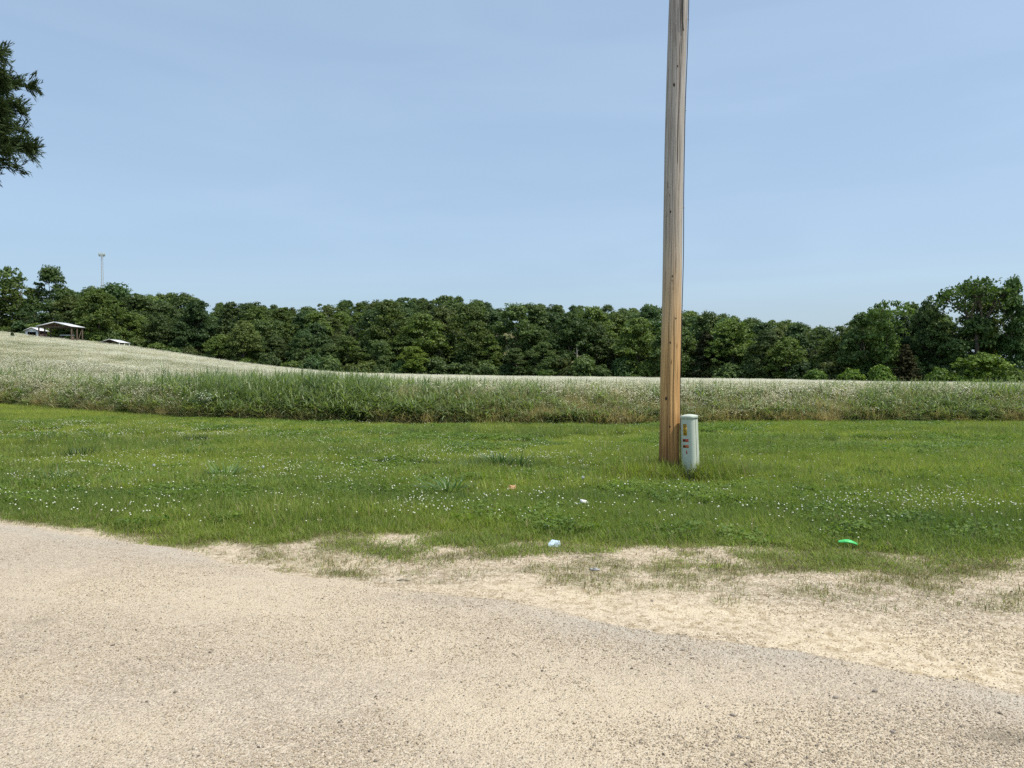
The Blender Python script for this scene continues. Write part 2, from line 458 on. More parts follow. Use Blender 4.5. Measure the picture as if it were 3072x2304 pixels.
# ------------------------------------------------------------------ scatter (geometry nodes; only for what nobody could count)
def scatter(name, pts, protos, scale, tint, label, cat, rot=None, tilt=.12):
    n = len(pts)
    me = bpy.data.meshes.new(name)
    me.vertices.add(n); me.vertices.foreach_set('co', np.asarray(pts, np.float32).ravel())
    rv = np.zeros((n, 3), np.float32)
    rv[:, 0] = rng.normal(0, tilt, n); rv[:, 1] = rng.normal(0, tilt, n); rv[:, 2] = rng.random(n) * 2 * math.pi if rot is None else rot
    a = me.attributes.new('turn', 'FLOAT_VECTOR', 'POINT'); a.data.foreach_set('vector', rv.ravel())
    sc = np.asarray(scale, np.float32)
    if sc.ndim == 1: sc = np.repeat(sc[:, None], 3, 1)
    a = me.attributes.new('size', 'FLOAT_VECTOR', 'POINT'); a.data.foreach_set('vector', np.ascontiguousarray(sc).ravel())
    a = me.attributes.new('pick', 'INT', 'POINT'); a.data.foreach_set('value', rng.integers(0, len(protos), n).astype(np.int32))
    a = me.attributes.new('tint', 'FLOAT', 'POINT'); a.data.foreach_set('value', np.asarray(tint, np.float32))
    o = obj(name, me)
    ng = bpy.data.node_groups.new(name, 'GeometryNodeTree')
    ng.interface.new_socket('Geometry', in_out='INPUT', socket_type='NodeSocketGeometry')
    ng.interface.new_socket('Geometry', in_out='OUTPUT', socket_type='NodeSocketGeometry')
    N, L = ng.nodes, ng.links
    gi, go = N.new('NodeGroupInput'), N.new('NodeGroupOutput')
    ip = N.new('GeometryNodeInstanceOnPoints')
    jn = N.new('GeometryNodeJoinGeometry')
    for pm in protos:
        po = bpy.data.objects.new(pm.name, pm)           # never linked to the scene: only its mesh is used
        oi = N.new('GeometryNodeObjectInfo'); oi.inputs['Object'].default_value = po; oi.inputs['As Instance'].default_value = False
        g2 = N.new('GeometryNodeGeometryToInstance')
        L.new(oi.outputs['Geometry'], g2.inputs[0]); L.new(g2.outputs[0], jn.inputs[0])
    def named(nm, typ):
        q = N.new('GeometryNodeInputNamedAttribute'); q.data_type = typ; q.inputs['Name'].default_value = nm
        return [s for s in q.outputs if s.enabled and s.name == 'Attribute'][0]
    L.new(gi.outputs[0], ip.inputs['Points']); L.new(jn.outputs[0], ip.inputs['Instance'])
    ip.inputs['Pick Instance'].default_value = True
    L.new(named('pick', 'INT'), ip.inputs['Instance Index'])
    L.new(named('turn', 'FLOAT_VECTOR'), ip.inputs['Rotation'])
    L.new(named('size', 'FLOAT_VECTOR'), ip.inputs['Scale'])
    L.new(ip.outputs[0], go.inputs[0])
    md = o.modifiers.new('scatter', 'NODES'); md.node_group = ng
    return tag(o, label, cat, kind='stuff')

def wedge(n, y0, y1, tmax=.74, power=1.0):
    """points spread evenly over the ground in view between two distances"""
    y = np.sqrt(rng.random(n) * (y1 ** 2 - y0 ** 2) + y0 ** 2) if power == 1.0 else y0 + (y1 - y0) * rng.random(n) ** power
    t = (rng.random(n) * 2 - 1) * tmax
    return t * y, y

# ------------------------------------------------------------------ lawn
grass_m = leaf_mat('lawn_grass', (.175, .240, .042), (.320, .380, .098), .44, tint=.30)
dryg_m = leaf_mat('dry_grass', (.20, .165, .075), (.30, .25, .13), .25, tint=.3)
clover_m = leaf_mat('clover_leaf', (.100, .170, .030), (.19, .275, .06), .40, tint=.28)
dark_m = leaf_mat('coarse_grass', (.06, .115, .035), (.12, .19, .07), .3, tint=.3)

def grass_patch(name, n, rad, h0, h1, w, mats, dry=.08, tilt=.35, bend=.9, segs=3):
    b = MB()
    r = rad * np.sqrt(rng.random(n)); a = rng.random(n) * 2 * math.pi
    base = np.stack([r * np.cos(a), r * np.sin(a), np.full(n, -.01)], -1)
    isdry = rng.random(n) < dry
    L = h0 + (h1 - h0) * rng.random(n) ** 1.5
    for mi, sel in ((0, ~isdry), (1, isdry)):
        m = sel.sum()
        if m == 0: continue
        b.blades(base[sel], rng.random(m) * 2 * math.pi, L[sel], w * (.7 + .6 * rng.random(m)), np.abs(rng.normal(0, tilt, m)), np.abs(rng.normal(0, bend, m)), segs, mat=mi)
    return b.mesh(name, mats)

lawn_protos = [grass_patch('lawn_patch', 170, .24, .045, .115, .0055, [grass_m, dryg_m]) for _ in range(4)]
long_protos = [grass_patch('long_grass_patch', 120, .20, .10, .26, .008, [grass_m, dryg_m], .12, .4, 1.2) for _ in range(3)]
sparse_protos = [grass_patch('sparse_patch', 36, .13, .022, .06, .0045, [grass_m, dryg_m], .62, .6, .8) for _ in range(3)]

def clover_patch(name):
    b = MB(); n = 150
    r = .22 * np.sqrt(rng.random(n)); a = rng.random(n) * 2 * math.pi
    c = np.stack([r * np.cos(a), r * np.sin(a), .03 + .05 * rng.random(n)], -1)
    b.cards(c, np.array([0, 0, 1.]) + rng.normal(0, .35, (n, 3)), .022 + .012 * rng.random(n), 1.0)
    return b.mesh(name, [clover_m])
clover_protos = [clover_patch('clover_patch') for _ in range(3)]

def on_lawn(x, y, lo=.5):
    return (lawn_amount(x, y) > lo) & (y < field_edge(x) + .5)

POLE = (2.28, 11.15); PED = (2.56, 10.96)
def keep_clear(x, y, r=.16):
    bare = (np.hypot((x - 2.46) / .38, (y - 10.42) / .64) < 1) & (_tab[(np.asarray(x) * 977).astype(int) & 255, (np.asarray(y) * 991).astype(int) & 255] < .9)
    return ~bare & (np.hypot(x - POLE[0], y - POLE[1]) > r) & (np.hypot(x - PED[0], y - PED[1]) > r)

X, Y = wedge(22000, 6.0, 15, .78); m = on_lawn(X, Y, .3 + .3 * rng.random(len(X))) & keep_clear(X, Y)
X1, Y1 = X[m], Y[m]
X, Y = wedge(17000, 15, 33, .76); m = on_lawn(X, Y)
X, Y = np.concatenate([X1, X[m]]), np.concatenate([Y1, Y[m]])
tall = fnoise(X * .5 + 4, Y * .5, 3)
tintf = (fnoise(X * .35, Y * .9 + 20, 4) - .5) * 2.6 + rng.normal(0, .28, len(X)) + .45 * smooth(15, 19, Y) - .25 * smooth(13, 9, Y)
nearedge = np.clip(1 - (Y - lawn_edge(X)) / 1.0, 0, 1)
scatter('lawn_grass', np.stack([X, Y, ground_z(X, Y)], -1), lawn_protos,
        np.stack([np.ones(len(X)) * 1.0, np.ones(len(X)), (.75 + .7 * smooth(.35, .65, tall)) * (1 - .45 * nearedge)], -1) * (.85 + .3 * rng.random(len(X)))[:, None] * (1 + .35 * smooth(15, 30, Y))[:, None],
        tintf, 'short mown green lawn between the road and the weeds', 'grass')
X, Y = wedge(9000, 7.0, 20, .78)
m = on_lawn(X, Y, .9) & (fnoise(X * .45 + 11, Y * .8 + 2, 3) > .56) & (Y > lawn_edge(X) + .7)
m |= (np.hypot((X - 2.2) / 1.15, (Y - 10.85) / .55) < .9 + .3 * rng.random(len(X))) & keep_clear(X, Y, .13)
X, Y = X[m], Y[m]
ang = rng.random(900) * 2 * math.pi; rr = .17 + .5 * rng.random(900) ** 1.6
X = np.concatenate([X, 2.30 + 1.3 * rr[:450] * np.cos(ang[:450]), 2.56 + rr[450:] * np.cos(ang[450:])])
Y = np.concatenate([Y, 11.1 + .8 * rr[:450] * np.sin(ang[:450]), 10.94 + .8 * rr[450:] * np.sin(ang[450:])])
m = keep_clear(X, Y, .15) & ~((np.abs(X - 2.46) < .33) & (Y < 10.95) & (Y > 9.8) & (rng.random(len(X)) < .9)); X, Y = X[m], Y[m]
near_pole = np.hypot((X - 2.35) / 1.2, (Y - 11.0) / .8) < .75
scatter('long_grass', np.stack([X, Y, ground_z(X, Y)], -1), long_protos, .6 + .5 * rng.random(len(X)) + .32 * near_pole,
        (fnoise(X * .6, Y * .6 + 9) - .5) * 2 + rng.normal(0, .3, len(X)) - .25, 'longer unmown grass standing in patches of the lawn', 'grass')
X, Y = wedge(44000, 4.2, 9.5, .8)
la = lawn_amount(X, Y); m = (la > .05) & (la < .85) & (rng.random(len(X)) < .10 + 1.1 * la)
X, Y = X[m], Y[m]
scatter('sparse_grass', np.stack([X, Y, ground_z(X, Y)], -1), sparse_protos, .5 + .7 * rng.random(len(X)), rng.normal(-.2, .4, len(X)),
        'thin worn grass creeping over the gravel shoulder', 'grass')
X, Y = wedge(14000, 6.8, 24, .78)
cl = fnoise(X * .55 + 30, Y * .75 + 12, 3)
m = on_lawn(X, Y, .8) & (rng.random(len(X)) < smooth(.44, .66, cl) * .8); X, Y = X[m], Y[m]
scatter('clover_leaves', np.stack([X, Y, ground_z(X, Y)], -1), clover_protos, .8 + .5 * rng.random(len(X)), rng.normal(0, .4, len(X)),
        'low clover leaves growing through the lawn', 'clover')

# clover heads
def clover_head(name):
    bm = bmesh.new(); bmesh.ops.create_icosphere(bm, subdivisions=1, radius=.0105)
    for q in bm.verts: q.co *= 1 + random.uniform(-.18, .18)
    v = np.array([q.co[:] for q in bm.verts]) * [1, 1, .85] + [0, 0, .0]
    fcs = np.array([[q.index for q in f_.verts] for f_ in bm.faces]); bm.free()
    b = MB(); b.add(v, fcs, rng.random(len(v)), 0)
    b.tube([[0, 0, -.12], [.004, 0, -.06], [0, 0, -.008]], .0014, 3, .5, 1)
    return b.mesh(name, [white_m, clover_m])
k = Mat('clover_white')
white_m = k.done(k.bsdf(k.mix(k.attr('rnd'), (.66, .66, .48, 1), (.82, .81, .68, 1)), .8, .1))
heads = [clover_head('clover_head') for _ in range(3)]
CL = [(70, 425, 90, 8, 2.4), (60, 470, 70, 16, 1.2), (190, 437, 120, 6, 1.5), (430, 456, 160, 9, 2.2), (350, 455, 60, 8, 1.0), (560, 460, 90, 8, 2.0), (430, 512, 130, 14, 1.3), (270, 490, 130, 16, .8), (120, 487, 120, 22, .9),
      (940, 505, 110, 14, 1.7), (990, 512, 60, 10, 1.4), (870, 520, 90, 16, .8), (780, 505, 80, 16, .5), (330, 470, 60, 12, .9), (900, 545, 80, 8, .2), (150, 520, 60, 8, .25)]
X, Y = wedge(60000, 6.6, 22, .72)
dens = np.clip(blob(X, Y, CL), 0, 2.4) * smooth(.38, .62, fnoise(X * 1.8, Y * 1.8 + 50, 3)) + .10
m = (rng.random(len(X)) < dens * .42) & on_lawn(X, Y, .85); X, Y = X[m], Y[m]
scatter('clover_flowers', np.stack([X, Y, ground_z(X, Y) + .07 + .055 * rng.random(len(X))], -1), heads, .60 + .5 * rng.random(len(X)), rng.normal(0, .3, len(X)),
        'white clover heads dotted over the lawn', 'flowers', tilt=.3)

# ------------------------------------------------------------------ gravel
k = Mat('gravel_stone')
info = k.attr('tint', 'INSTANCER')
col = k.ramp(info, [(0, (.13, .105, .085, 1)), (.12, (.24, .205, .17, 1)), (.45, (.40, .33, .235, 1)), (.8, (.52, .43, .30, 1)), (1, (.68, .61, .50, 1))])
gravel_m = k.done(k.bsdf(k.mix(k.noise(k.objco(), 150), col, k.mix(.25, col, (.2, .17, .13, 1))), .9, .2))
def pebble(name, sub=1, r=.5, rough=.22):
    bm = bmesh.new(); bmesh.ops.create_icosphere(bm, subdivisions=sub, radius=r)
    sx, sy, sz = random.uniform(.8, 1.3), random.uniform(.65, 1.0), random.uniform(.45, .75)
    for q in bm.verts:
        q.co *= 1 + random.uniform(-rough, rough); q.co.x *= sx; q.co.y *= sy; q.co.z *= sz
    me = bpy.data.meshes.new(name); bm.to_mesh(me); bm.free(); me.materials.append(gravel_m)
    return me
pebs = [pebble('pebble') for _ in range(6)]
X, Y = wedge(230000, 2.7, 9.5, .74, 1.35)
s_, xi_ = road_s(X, Y)
la = lawn_amount(X, Y)
clump = fnoise(X * 1.1 + 60, Y * 1.6, 4)
extra = blob(X, Y, [(560, 640, 130, 26, .9), (700, 650, 120, 20, .7), (900, 600, 160, 26, .9), (430, 560, 120, 10, .6), (690, 740, 140, 26, .9), (150, 600, 150, 20, .4), (930, 690, 130, 30, .5)])
m = (la < .35) & (rng.random(len(X)) < np.clip(.10 + .75 * smooth(.42, .68, clump) + .5 * extra, 0, 1) * (1 - .8 * np.exp(-((s_ - .2) / .3) ** 2) * smooth(6, 4, xi_)))
X, Y, ex = X[m], Y[m], extra[m]
sz = .0045 + .0065 * rng.random(len(X)) ** 2 + .012 * (rng.random(len(X)) < .02 + .03 * ex) * rng.random(len(X))
tn = np.clip(rng.normal(.55, .22, len(X)), .0, 1); tn[rng.random(len(X)) < .05] = .02
scatter('gravel', np.stack([X, Y, surface_z(X, Y) + sz * .12], -1), pebs, sz, tn, 'loose tan and grey gravel scattered over road and shoulder', 'gravel', tilt=.4)

stones = [pebble('stone', 2, .5, .10) for _ in range(5)]
k = Mat('loose_stone')
loose_m = k.done(k.bsdf(k.mix(k.noise(k.objco(), 3.0, 5), (.22, .185, .15, 1), (.46, .40, .33, 1)), .9, .2, k.noise(k.objco(), 9), .4, .05))
for s in stones: s.materials.clear(); s.materials.append(loose_m)
for i, (u, v, d) in enumerate([(875, 696, .035), (836, 703, .024), (740, 743, .026), (683, 654, .03), (652, 600, .024), (596, 640, .018), (707, 712, .02), (712, 716, .016), (855, 688, .02), (925, 708, .02), (947, 710, .022),
                               (893, 738, .026), (960, 752, .024), (505, 638, .018), (437, 672, .014), (306, 646, .018), (370, 645, .018), (260, 640, .014), (733, 721, .024), (748, 744, .02), (768, 553, .03), (783, 552, .022)]):
    gx, gy = on_ground(u, v)
    o = obj('stone', stones[i % 5]); sc = d * random.uniform(.65, .95)
    o.scale = (sc * 1.2, sc, sc); o.rotation_euler = (0, 0, random.uniform(0, 6.28))
    o.location = (gx, gy, float(surface_z(gx, gy)) + sc * .18)
    tag(o, 'grey brown stone a little larger than the gravel lying loose around it', 'stone', 'larger stones lying on the gravel')

# ------------------------------------------------------------------ tall weeds at the field's edge
stalk_m = leaf_mat('tall_grass_blade', (.115, .18, .05), (.29, .35, .16), .38, tint=.3, rough=.4, spec=.45)
straw_m = leaf_mat('straw', (.40, .355, .155), (.60, .53, .29), .3, tint=.25, tcol=(1.1, 1.0, .8))
weed_m = leaf_mat('weed_leaf', (.20, .215, .088), (.40, .395, .20), .45, tint=.3)
petal_m = leaf_mat('petal_white', (.74, .73, .56), (.86, .85, .72), .35, tint=.08, rough=.8, spec=.1, tcol=(1, 1, .9))

def johnson(name, hmin, hmax, n=11):
    b = MB()
    for _ in range(n):
        a = rng.random() * 6.28; r = .28 * math.sqrt(rng.random()); h = hmin + (hmax - hmin) * rng.random()
        base = np.array([r * math.cos(a), r * math.sin(a), 0]); lean = rng.normal(0, .10, 2)
        zs = np.linspace(0, 1, 5); st = base + np.stack([lean[0] * zs ** 2 * h, lean[1] * zs ** 2 * h, zs * h * .8], -1)
        b.tube(st, [.006, .005, .004, .003, .002], 3, rng.random(), 0)
        m_ = 7; q = .12 + .8 * np.sort(rng.random(m_))
        at = np.stack([np.interp(q, zs, st[:, i]) for i in range(3)], -1)
        b.blades(at, rng.random(m_) * 6.28, .35 + .38 * rng.random(m_), .026 + .020 * rng.random(m_), .2 + .35 * rng.random(m_), .7 + 1.7 * rng.random(m_), 6, mat=0)
        b.blades(st[-1:], rng.random(1) * 6.28, np.array([.25 * h]), np.array([.018]), np.array([.06]), rng.random(1) * .8, 4, mat=0)
    return b.mesh(name, [stalk_m])

def fleabane(name, hmin, hmax, n=9, fl=9, leafy=1.0):
    b = MB()
    for _ in range(n):
        a = rng.random() * 6.28; r = .30 * math.sqrt(rng.random()); h = hmin + (hmax - hmin) * rng.random()
        base = np.array([r * math.cos(a), r * math.sin(a), 0]); lean = rng.normal(0, .10, 2)
        zs = np.linspace(0, 1, 4); st = base + np.stack([lean[0] * zs ** 2, lean[1] * zs ** 2, zs * h * .82], -1)
        b.tube(st, [.004, .0035, .003, .002], 3, rng.random(), 0)
        m_ = int(12 * leafy); q = .05 + .85 * rng.random(m_)
        at = np.stack([np.interp(q, zs, st[:, i]) for i in range(3)], -1)
        b.blades(at, rng.random(m_) * 6.28, .07 + .10 * rng.random(m_), .010 + .010 * rng.random(m_), .3 + .6 * rng.random(m_), .4 + rng.random(m_), 2, mat=0)
        c = st[-1] + np.stack([rng.normal(0, .075, fl), rng.normal(0, .075, fl), h * .18 * rng.random(fl) + .02], -1)
        for p in c: b.tube([st[-1] - [0, 0, .05], (st[-1] + p) / 2 + [0, 0, .01], p], .0016, 3, .5, 0)
        b.cards(c, np.array([.1, -.2, 1.]) + rng.normal(0, .45, (fl, 3)), .030 + .016 * rng.random(fl), 1.0, mat=1)
        b.cards(c + [0, 0, .001], np.array([.1, -.2, 1.]) + rng.normal(0, .3, (fl, 3)), .026 + .014 * rng.random(fl), 1.0, mat=1)
    return b.mesh(name, [weed_m, petal_m])

def dry_clump(name, h, n=105):
    b = MB(); r = .25 * np.sqrt(rng.random(n)); a = rng.random(n) * 6.28
    base = np.stack([r * np.cos(a), r * np.sin(a), np.zeros(n)], -1)
    b.blades(base, rng.random(n) * 6.28, h * (.45 + .55 * rng.random(n)), .010 + .010 * rng.random(n), np.abs(rng.normal(0, .25, n)), np.abs(rng.normal(0, .8, n)), 4)
    return b.mesh(name, [straw_m])

def under_clump(name, h, n=90):
    b = MB(); r = .28 * np.sqrt(rng.random(n)); a = rng.random(n) * 6.28
    base = np.stack([r * np.cos(a), r * np.sin(a), np.zeros(n)], -1)
    b.blades(base, rng.random(n) * 6.28, h * (.5 + .5 * rng.random(n)), .010 + .010 * rng.random(n), np.abs(rng.normal(0, .35, n)), np.abs(rng.normal(0, 1.0, n)), 4)
    q = n // 2; base = np.stack([.3 * rng.normal(size=q), .3 * rng.normal(size=q), np.zeros(q)], -1)
    b.blades(base, rng.random(q) * 6.28, h * (.4 + .6 * rng.random(q)), .008 + .008 * rng.random(q), np.abs(rng.normal(0, .5, q)), np.abs(rng.normal(0, 1.0, q)), 4, mat=1)
    return b.mesh(name, [weed_m, straw_m])

j_pro = [johnson('tall_grass', .95, 1.5) for _ in range(4)]
f_pro = [fleabane('wildflower', .75, 1.12) for _ in range(4)]
l_pro = [fleabane('leafy_weed', .5, 1.0, 10, 2, 2.2) for _ in range(3)]
d_pro = [dry_clump('dry_clump', .95) for _ in range(3)]
u_pro = [under_clump('under_clump', .65) for _ in range(3)]

def strip(n, depth0, depth1, tmax=.78):
    t = (rng.random(n) * 2 - 1) * tmax
    y = np.interp(t, [-.8, -.66, -.55, -.48, -.42, -.22, 0, .27, .8], [33, 31, 28, 25.8, 24, 22.4, 21.9, 22.2, 22.6]) + 0
    for _ in range(3): y = field_edge(t * y)
    d = depth0 + (depth1 - depth0) * rng.random(n) ** 1.3
    y = y + d
    return t * y, y, t, d

US = lambda t: t * F + 512
def weight(t, us, ws): return np.interp(US(t), us, ws)

JU, JW = [-60, 60, 180, 210, 330, 400, 520, 600, 700, 830, 880, 1024, 1100], [.35, .3, .4, .95, 1.0, .65, .6, .42, .35, .45, .75, .75, .7]
X, Y, t, d = strip(11000, -.05, 9)
m = rng.random(len(t)) < .8 * weight(t, JU, JW) * np.interp(d, [0, .4, 2.5, 5, 9], [.5, 1, .8, .35, .10])
X, Y, t, d = X[m], Y[m], t[m], d[m]
hs = np.interp(US(t), [0, 130, 200, 330, 420, 560, 800, 1024], [.85, .92, 1.0, 1.02, .88, .80, .78, .80])
scatter('tall_green_grass', np.stack([X, Y, ground_z(X, Y)], -1), j_pro, np.stack([.85 + .4 * rng.random(len(X))] * 2 + [hs * (.72 + .42 * rng.random(len(X))) * np.interp(d, [0, 1.6], [.42, 1])], -1),
        rng.normal(0, .4, len(X)), 'tall arching green grass at the edge of the field', 'tall grass', tilt=.07)
X, Y, t, d = strip(16000, .0, 16)
m = rng.random(len(t)) < weight(t, [-60, 0, 170, 200, 330, 380, 520, 580, 1100], [.9, .9, .8, .35, .3, .6, .7, .95, .95]) * np.interp(d - np.interp(US(t), [170, 230, 600, 660, 760, 830], [-.3, 1.2, .3, -.4, -.4, .3]), [0, .8, 1.8, 16], [.04, .22, 1, .95])
X, Y, t, d = X[m], Y[m], t[m], d[m]
hs = np.interp(US(t), [0, 200, 350, 560, 1024], [1.02, 1.0, 1.0, 1.0, .94])
scatter('white_wildflowers', np.stack([X, Y, ground_z(X, Y)], -1), f_pro, np.stack([.9 + .4 * rng.random(len(X))] * 2 + [hs * (.82 + .24 * rng.random(len(X))) * np.interp(d, [0, 1.9], [.40, 1])], -1),
        rng.normal(0, .4, len(X)), 'tall leafy weeds topped with small white flowers', 'wildflowers', tilt=.06)
X, Y, t, d = strip(5200, -.1, 4.5)
m = rng.random(len(t)) < weight(t, [-60, 180, 230, 350, 420, 680, 760, 1100], [.9, .9, .4, .4, .25, .30, .55, .7]); X, Y, t, d = X[m], Y[m], t[m], d[m]
scatter('leafy_weeds', np.stack([X, Y, ground_z(X, Y)], -1), l_pro, (.75 + .4 * rng.random(len(X))) * np.interp(d, [-.1, 1.6], [.42, 1]), rng.normal(.1, .4, len(X)),
        'leafy green weed stems along the front of the tall growth', 'weeds', tilt=.14)
X, Y, t, d = strip(14000, -.15, 8)
dn = fnoise(X * .35 + 5, Y * .5, 3)
m = rng.random(len(t)) < np.interp(d, [0, 2.0], [.35, 1]) * smooth(.25, .52, dn) * weight(t, [-60, 150, 200, 260, 330, 400, 620, 700, 1100], [.6, .7, 1, .7, .4, 1, 1, .9, .55])
X, Y, t, d = X[m], Y[m], t[m], d[m]
scatter('dry_straw_grass', np.stack([X, Y, ground_z(X, Y)], -1), d_pro, np.stack([.7 + .5 * rng.random(len(X))] * 2 + [(.85 + .5 * rng.random(len(X))) * np.interp(d, [-.15, 1.5], [.42, 1])], -1), rng.normal(0, .4, len(X)), 'dry straw coloured grass among the tall weeds', 'dry grass', tilt=.15)
X, Y, t, d = strip(8500, -.3, 7)
m = rng.random(len(t)) < weight(t, [-60, 330, 420, 680, 760, 1100], [.6, .6, .38, .38, .55, .6]); X, Y, t, d = X[m], Y[m], t[m], d[m]
scatter('weed_undergrowth', np.stack([X, Y, ground_z(X, Y)], -1), u_pro, (.55 + .6 * rng.random(len(X))) * np.interp(d, [-.2, .5, 2.2], [.38, .65, 1]), rng.normal(-.1, .4, len(X)), 'low leafy weeds filling the foot of the tall growth', 'weeds', tilt=.15)

# ------------------------------------------------------------------ the flower field beyond
fgreen_m = leaf_mat('field_green', (.14, .18, .06), (.25, .29, .11), .35, tint=.3)
def field_patch(name, nb, nf, hb, hf, fsize, straw=0.0):
    b = MB(); r = .72
    def disc(n, z): 
        rr = r * np.sqrt(rng.random(n)); a = rng.random(n) * 6.28
        return np.stack([rr * np.cos(a), rr * np.sin(a), z], -1)
    ns = int(nb * straw)
    b.blades(disc(nb - ns, np.zeros(nb - ns)), rng.random(nb - ns) * 6.28, hb * (.55 + .5 * rng.random(nb - ns)), .016 + .012 * rng.random(nb - ns), np.abs(rng.normal(0, .15, nb - ns)), np.abs(rng.normal(0, .6, nb - ns)), 3, mat=0)
    if ns: b.blades(disc(ns, np.zeros(ns)), rng.random(ns) * 6.28, hb * (.6 + .6 * rng.random(ns)), .012 + .010 * rng.random(ns), np.abs(rng.normal(0, .15, ns)), np.abs(rng.normal(0, .6, ns)), 3, mat=2)
    if nf:
        c = disc(nf, hf * (.72 + .33 * rng.random(nf)))
        b.cards(c, np.array([0, -.25, 1.]) + rng.normal(0, .5, (nf, 3)), fsize * (.7 + .6 * rng.random(nf)), 1.0, mat=1)
    return b.mesh(name, [fgreen_m, petal_m, straw_m])
far_fl = [field_patch('field_flowers', 150, 215, .88, .98, .036, .2) for _ in range(4)]
far_gr = [field_patch('field_grass', 150, 70, .85, .92, .034, .2) for _ in range(2)]
far_st = [field_patch('field_straw', 150, 130, .85, .95, .034, .65) for _ in range(3)]

def field_points(n):
    X, Y = wedge(n, 27, 156, .80)
    t = X / Y
    m = (Y > field_edge(X) + 4.5) & (Y < forest_front(t) - 1 + 2 * rng.random(len(t)))
    return X[m], Y[m], t[m]
X, Y, t = field_points(26000)
band = fnoise(X * .07 + 9, Y * .20, 4); left = smooth(-.15, -.4, t)
r_ = rng.random(len(X))
isg = r_ < np.clip(smooth(.47, .60, band) * (.40 + .50 * left) + .04, 0, 1)
iss = (~isg) & (rng.random(len(X)) < (.12 + .42 * left) * smooth(.35, .6, fnoise(X * .08 + 50, Y * .2 + 3, 3)) * 1.5)
scl = .95 + .35 * rng.random(len(X)) + .25 * smooth(60, 130, Y)
hsc = np.stack([scl, scl, (.80 + .28 * rng.random(len(X))) * np.interp(t, [-.6, -.2, .1, .6], [.70, .85, .95, .85])], -1)
tn = rng.normal(0, .3, len(X))
pz = np.stack([X, Y, ground_z(X, Y)], -1)
isf = ~(isg | iss)
scatter('flower_field', pz[isf], far_fl, hsc[isf], tn[isf], 'wide field of white wildflowers reaching the woods', 'flower field', tilt=.03)
scatter('field_grass', pz[isg], far_gr, hsc[isg] * [1, 1, 1.02], tn[isg] - .2, 'green grass streaks through the flower field', 'grass', tilt=.03)
scatter('field_straw', pz[iss], far_st, hsc[iss], tn[iss], 'straw coloured patches of the flower field on the hillside', 'dry grass', tilt=.03)

# ------------------------------------------------------------------ trees
bark_m = plain('bark', (.13, .11, .09), .9, .1, .35, 4)
deadwood_m = plain('dead_wood', (.36, .33, .29), .9, .1, .25, 4)
tree_leaf = leaf_mat('tree_leaf', (.056, .096, .028), (.136, .194, .054), .28, use_color=True, rough=.55, spec=.3, tcol=(1.2, 1.3, .5))
cedar_leaf = leaf_mat('cedar_leaf', (.030, .045, .020), (.065, .080, .032), .12, use_color=True, rough=.7, spec=.15)
NH = 14.0

def limbs(b, h, w, n, r0, mat=0, start=.25):
    b.tube([[0, 0, -.6], [rng.normal(0, .15), rng.normal(0, .15), h * .35], [rng.normal(0, .3), rng.normal(0, .3), h * .8]], [r0, r0 * .75, r0 * .2], 7, .5, mat)
    for _ in range(n):
        z = h * (start + .4 * rng.random()); a = rng.random() * 6.28; L = w * .5 * (.5 + .4 * rng.random())
        b.tube([[0, 0, z], [L * .5 * math.cos(a), L * .5 * math.sin(a), z + L * .35], [L * math.cos(a), L * math.sin(a), z + L * (.5 + .4 * rng.random())]], [r0 * .4, r0 * .25, r0 * .08], 5, .5, mat)

def crown_mesh(name, h, w, nl, leaves, leaf, z0=.18, shape='round', gap=0.0, mat=None, lobe=(.13, .24)):
    """lobes of leaf clumps spread through the crown's volume"""
    b = MB()
    for i in range(nl):
        for _ in range(30):
            q = rng.normal(size=3); q /= np.linalg.norm(q); rr = 1.0
            zc = rng.random()
            if shape == 'round': prof = math.sin(math.pi * min(1, .12 + .86 * zc)) ** .55
            elif shape == 'tall': prof = (math.sin(math.pi * (.15 + .8 * zc)) ** .7)
            elif shape == 'cone': prof = 1.02 - zc ** 1.1
            elif shape == 'vase': prof = .35 + .65 * zc ** .8 if zc < .85 else .8
            else: prof = (1 - zc ** 2.2) ** .5
            a = rng.random() * 6.28; rad = w * .5 * prof * (1.0 if rng.random() < .55 else math.sqrt(rng.random()))
            break
        rl = w * (lobe[0] + (lobe[1] - lobe[0]) * rng.random())
        if shape == 'cone': rl *= .45 + .6 * (1 - zc)
        cx, cy_, cz = max(0, rad - rl * .6) * math.cos(a), max(0, rad - rl * .6) * math.sin(a), h * z0 + (h * (1 - z0) - rl * .8) * zc
        ns = max(4, int(13 * (rl / w / .185) ** 2)); m_ = max(6, int(leaves / nl / 13))
        d = rng.normal(size=(ns, 3)); d /= np.linalg.norm(d, axis=1)[:, None]
        d[:, 2] = np.where(d[:, 2] < -.3, -d[:, 2] * .7, d[:, 2])
        sub = np.array([cx, cy_, cz]) + d * (rl * (.45 + .6 * rng.random(ns) ** .6))[:, None] * [1, 1, .8]
        sr = rl * (.22 + .26 * rng.random(ns)); tone = .18 * rng.normal(size=ns) + .1 * rng.normal()
        e = rng.normal(size=(ns, m_, 3)); e /= np.linalg.norm(e, axis=2)[..., None]
        e[..., 2] = np.where(e[..., 2] < -.3, -e[..., 2], e[..., 2])
        p = sub[:, None] + e * (sr[:, None] * (.5 + .65 * rng.random((ns, m_))))[..., None] * [1.1, 1.1, .9]
        nr = e * .6 + d[:, None] * .3 + rng.normal(0, .5, (ns, m_, 3)) + [0, 0, .25]
        N_ = ns * m_
        b.cards(p.reshape(-1, 3), nr.reshape(-1, 3), leaf * (.55 + .85 * rng.random(N_)), 1.4, np.clip(rng.normal(.5, .2, N_) + np.repeat(tone, m_), 0, 1), fold=.25)
    return b.mesh(name, [mat or tree_leaf])

